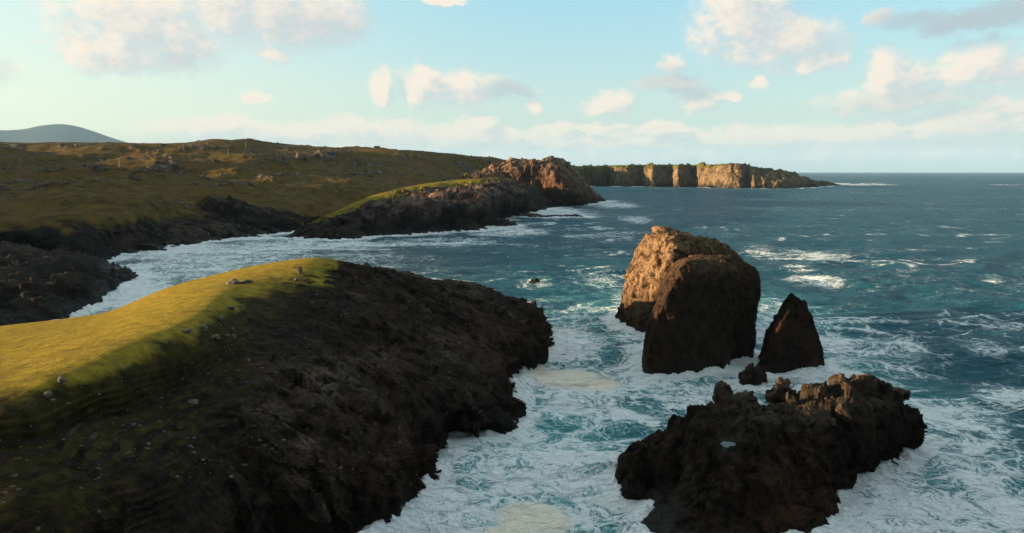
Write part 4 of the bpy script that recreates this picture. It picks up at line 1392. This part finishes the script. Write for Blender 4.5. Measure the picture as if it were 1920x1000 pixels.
# the air over the sea
HAZE_D = 1.7e-5
hz = bpy.data.materials.new('sea_air')
hz.use_nodes = True
nt = NT(hz.node_tree)
out = nt.n('ShaderNodeOutputMaterial')
pv = nt.n('ShaderNodeVolumePrincipled')
nt.put(pv.inputs['Color'], c4(0.40, 0.70, 1.0))
nt.put(pv.inputs['Density'], HAZE_D)
nt.put(pv.inputs['Anisotropy'], 0.0)
nt.t.links.new(pv.outputs[0], out.inputs['Volume'])
v, q = box(-60000, 60000, -60000, 60000, -22, 1600)
air = make_mesh('haze', v, q, hz, None, smooth=False)
air['kind'] = 'stuff'


# ------------------------------------------------------------------ sky
SUN_AZ, SUN_EL = -93.0, 7.0
world = bpy.data.worlds.new('World')
scene.world = world
world.use_nodes = True


def cloud_group():
    g = bpy.data.node_groups.new('cloud_field', 'ShaderNodeTree')
    g.interface.new_socket('Vector', in_out='INPUT', socket_type='NodeSocketVector')
    g.interface.new_socket('Field', in_out='OUTPUT', socket_type='NodeSocketFloat')
    nt = NT(g)
    gi = nt.n('NodeGroupInput')
    go = nt.n('NodeGroupOutput')
    v = gi.outputs[0]
    blobs = [(215, 100, 95, 42), (262, 40, 140, 75), (345, 85, 75, 45), (480, 22, 190, 62), (600, 30, 90, 50), (505, 98, 28, 16),
             (716, 165, 24, 32), (800, 158, 52, 36), (790, 128, 22, 20), (870, 163, 100, 32), (955, 168, 48, 13), (478, 186, 24, 12),
             (1400, 45, 100, 75), (1480, 80, 95, 52), (1535, 112, 55, 24), (1390, 5, 75, 40), (1648, 38, 32, 20), (1790, 42, 130, 20), (1890, 20, 70, 34),
             (1830, 128, 95, 52), (1672, 145, 60, 48), (1690, 190, 140, 22), (1255, 155, 70, 18), (1305, 182, 46, 22), (1265, 120, 20, 13), (1146, 195, 50, 24),
             (996, 198, 20, 15), (1120, 239, 64, 12), (480, 248, 210, 24), (690, 240, 110, 22), (890, 236, 46, 22), (860, 262, 260, 24), (1150, 268, 320, 22), (1440, 256, 130, 26),
             (1660, 250, 210, 28), (1840, 235, 150, 34), (1910, 200, 60, 18), (820, -4, 60, 9), (1425, 152, 22, 12), (1370, 176, 26, 9), (2100, 120, 160, 70), (-160, 120, 140, 50), (-100, 255, 200, 18), (640, 282, 330, 24), (1120, 292, 420, 24), (1600, 288, 330, 28), (940, 250, 60, 14), (1240, 246, 70, 14), (1040, 240, 40, 12)]
    acc = None
    for (px, py, rx, ry) in blobs:
        d = ray(px, py)
        d = d / np.linalg.norm(d)
        az, el = math.degrees(math.atan2(d[0], d[1])), math.degrees(math.asin(d[2]))
        k = math.degrees(1 / F) * math.cos(math.radians(az)) ** 0.9
        sx, sy = 1 / (rx * k), 1 / (ry * k)
        q = nt.v('MULTIPLY_ADD', v, (sx, sy, 0), (-az * sx, -el * sy, 0))
        r2 = nt.v('DOT_PRODUCT', q, q)
        acc = r2 if acc is None else nt.m('SMOOTH_MIN', acc, r2, 0.35)
    nt.put(go.inputs[0], nt.m('SUBTRACT', 1.0, acc))
    return g


def build_world():
    nt = NT(world.node_tree)
    out = nt.n('ShaderNodeOutputWorld')
    D = nt.n('ShaderNodeTexCoord').outputs['Generated']
    sep = nt.n('ShaderNodeSeparateXYZ')
    nt.put(sep.inputs[0], D)
    x, y, z = sep.outputs
    az = nt.m('MULTIPLY', nt.m('ARCTAN2', x, y), 57.29578)
    el = nt.m('MULTIPLY', nt.m('ARCSINE', z), 57.29578)
    cv = nt.n('ShaderNodeCombineXYZ')
    nt.put(cv.inputs[0], az)
    nt.put(cv.inputs[1], el)
    V = cv.outputs[0]
    grp = cloud_group()

    def field(vec):
        st = nt.v('MULTIPLY', vec, (1, 1.25, 1))
        w1 = nt.v('MULTIPLY', nt.v('SUBTRACT', nt.noise(st, 0.32, 3, 0.5, col=True), (.5, .5, .5)), (3.2, 2.0, 0))
        w2 = nt.v('MULTIPLY', nt.v('SUBTRACT', nt.noise(st, 1.1, 4, 0.55, col=True), (.5, .5, .5)), (1.2, 1.1, 0))
        g = nt.n('ShaderNodeGroup')
        g.node_tree = grp
        nt.put(g.inputs[0], nt.v('ADD', vec, nt.v('ADD', w1, w2)))
        n = nt.noise(st, 0.55, 7, 0.5)
        return nt.m('ADD', g.outputs[0], nt.m('ADD', nt.m('MULTIPLY', nt.m('SUBTRACT', n, 0.5), 1.6), nt.m('MULTIPLY', nt.m('SUBTRACT', nt.noise(st, 1.7, 6, 0.6), 0.5), 1.25)))

    f0 = field(V)
    f1 = field(nt.v('ADD', V, (-1.1, 0.8, 0)))
    a = nt.ss(f0, -0.6, 1.0)
    a = nt.m('MULTIPLY', a, nt.ss(el, 0.0, 1.6, 0.55, 1.0))
    lit = nt.ss(nt.m('SUBTRACT', f0, f1), -0.55, 0.85)
    lit = nt.m('MULTIPLY', lit, nt.ss(f0, 1.9, 0.4, 0.62, 1.0))
    sky = nt.n('ShaderNodeTexSky', sky_type='NISHITA')
    sky.sun_disc = False
    sky.sun_elevation = math.radians(SUN_EL)
    sky.sun_rotation = math.radians(SUN_AZ)
    sky.altitude = 0
    sky.air_density = 1.0
    sky.dust_density = 1.4
    sky.ozone_density = 1.0
    skc = nt.mix(1.0, sky.outputs[0], c4(1.0, 1.25, 1.25), 'MULTIPLY')
    # thin high veil of cirrus over the whole sky
    veil = nt.mix(nt.ss(el, 1.0, 15.0), nt.mix(nt.ss(az, 10.0, -45.0), c4(2.7, 3.2, 3.0), c4(4.1, 4.0, 3.1)), nt.mix(nt.ss(az, 5.0, -38.0), c4(1.55, 3.0, 3.7), c4(2.9, 3.8, 3.7)))
    veil = nt.mix(nt.ss(el, 15.0, 55.0), veil, c4(3.5, 4.0, 4.2))  # overhead part, out of view, brightened to light the foam
    skc = nt.mix(0.75, skc, veil)
    K = SKY_K
    ccol = nt.mix(lit, c4(2.55, 2.7, 2.75), c4(4.5, 3.65, 2.95))
    for (gx, gy, grx, gry, ga_) in ((1800, 40, 170, 50, .95), (1270, 158, 110, 40, .6), (960, 170, 60, 30, .8), (600, 70, 110, 60, .25), (330, 125, 40, 30, .5), (1700, 200, 160, 30, .35)):
        gd = ray(gx, gy)
        gd = gd / np.linalg.norm(gd)
        k_ = math.degrees(1 / F)
        q_ = nt.v('MULTIPLY_ADD', V, (1 / (grx * k_), 1 / (gry * k_), 0), (-math.degrees(math.atan2(gd[0], gd[1])) / (grx * k_), -math.degrees(math.asin(gd[2])) / (gry * k_), 0))
        ccol = nt.mix(nt.m('MULTIPLY', nt.ss(nt.v('LENGTH', q_), 1.1, 0.5), ga_), ccol, c4(1.75, 2.15, 2.35))
    low = nt.ss(el, 6.0, 0.5)
    ccol = nt.mix(nt.m('MULTIPLY', low, 0.22), ccol, c4(3.05, 3.15, 2.9))
    front = nt.mix(nt.m('MULTIPLY', a, 0.9), skc, ccol)
    # unseen dark cloud added behind the camera to lower the ambient light
    bn = nt.noise(D, 2.2, 7, 0.6)
    back = nt.ss(nt.m('ADD', nt.m('MULTIPLY', y, -1.0), nt.m('MULTIPLY', nt.m('SUBTRACT', bn, 0.5), 0.6)), -0.05, 0.5)
    bank = nt.mix(nt.ss(bn, 0.35, 0.7), c4(0.30, 0.36, 0.44), c4(0.7, 0.75, 0.8))
    col = nt.mix(nt.m('MULTIPLY', back, 0.92), front, bank)
    bg = nt.n('ShaderNodeBackground')
    nt.put(bg.inputs[0], col)
    nt.put(bg.inputs[1], 0.0745)
    nt.t.links.new(bg.outputs[0], out.inputs[0])


SKY_K = 1.0
build_world()

sl = bpy.data.lights.new('sun', 'SUN')
sl.energy = 5.0
sl.angle = math.radians(0.5)
sl.color = (1.0, 0.70, 0.42)
so = bpy.data.objects.new('sun', sl)
COL.objects.link(so)
a_, e_ = math.radians(SUN_AZ), math.radians(SUN_EL)
sd = Vector((math.sin(a_) * math.cos(e_), math.cos(a_) * math.cos(e_), math.sin(e_)))
so.rotation_euler = sd.to_track_quat('Z', 'Y').to_euler()
so.location = sd * 300

# ------------------------------------------------------------------ camera and colour
cd = bpy.data.cameras.new('camera')
cam = bpy.data.objects.new('camera', cd)
COL.objects.link(cam)
cd.sensor_width = 36
cd.lens = 36 * F / 1920
cd.clip_start = 0.5
cd.clip_end = 200000
cam.location = CAM
cam.rotation_euler = (math.pi / 2 - TH, 0, 0)
scene.camera = cam
scene.view_settings.view_transform = 'Standard'
scene.view_settings.look = 'None'
scene.view_settings.exposure = 1.75
scene.view_settings.gamma = 1.0
scene.cycles.use_denoising = True
scene.cycles.denoising_prefilter = 'NONE'
scene.cycles.max_bounces = 6
scene.cycles.use_adaptive_sampling = True
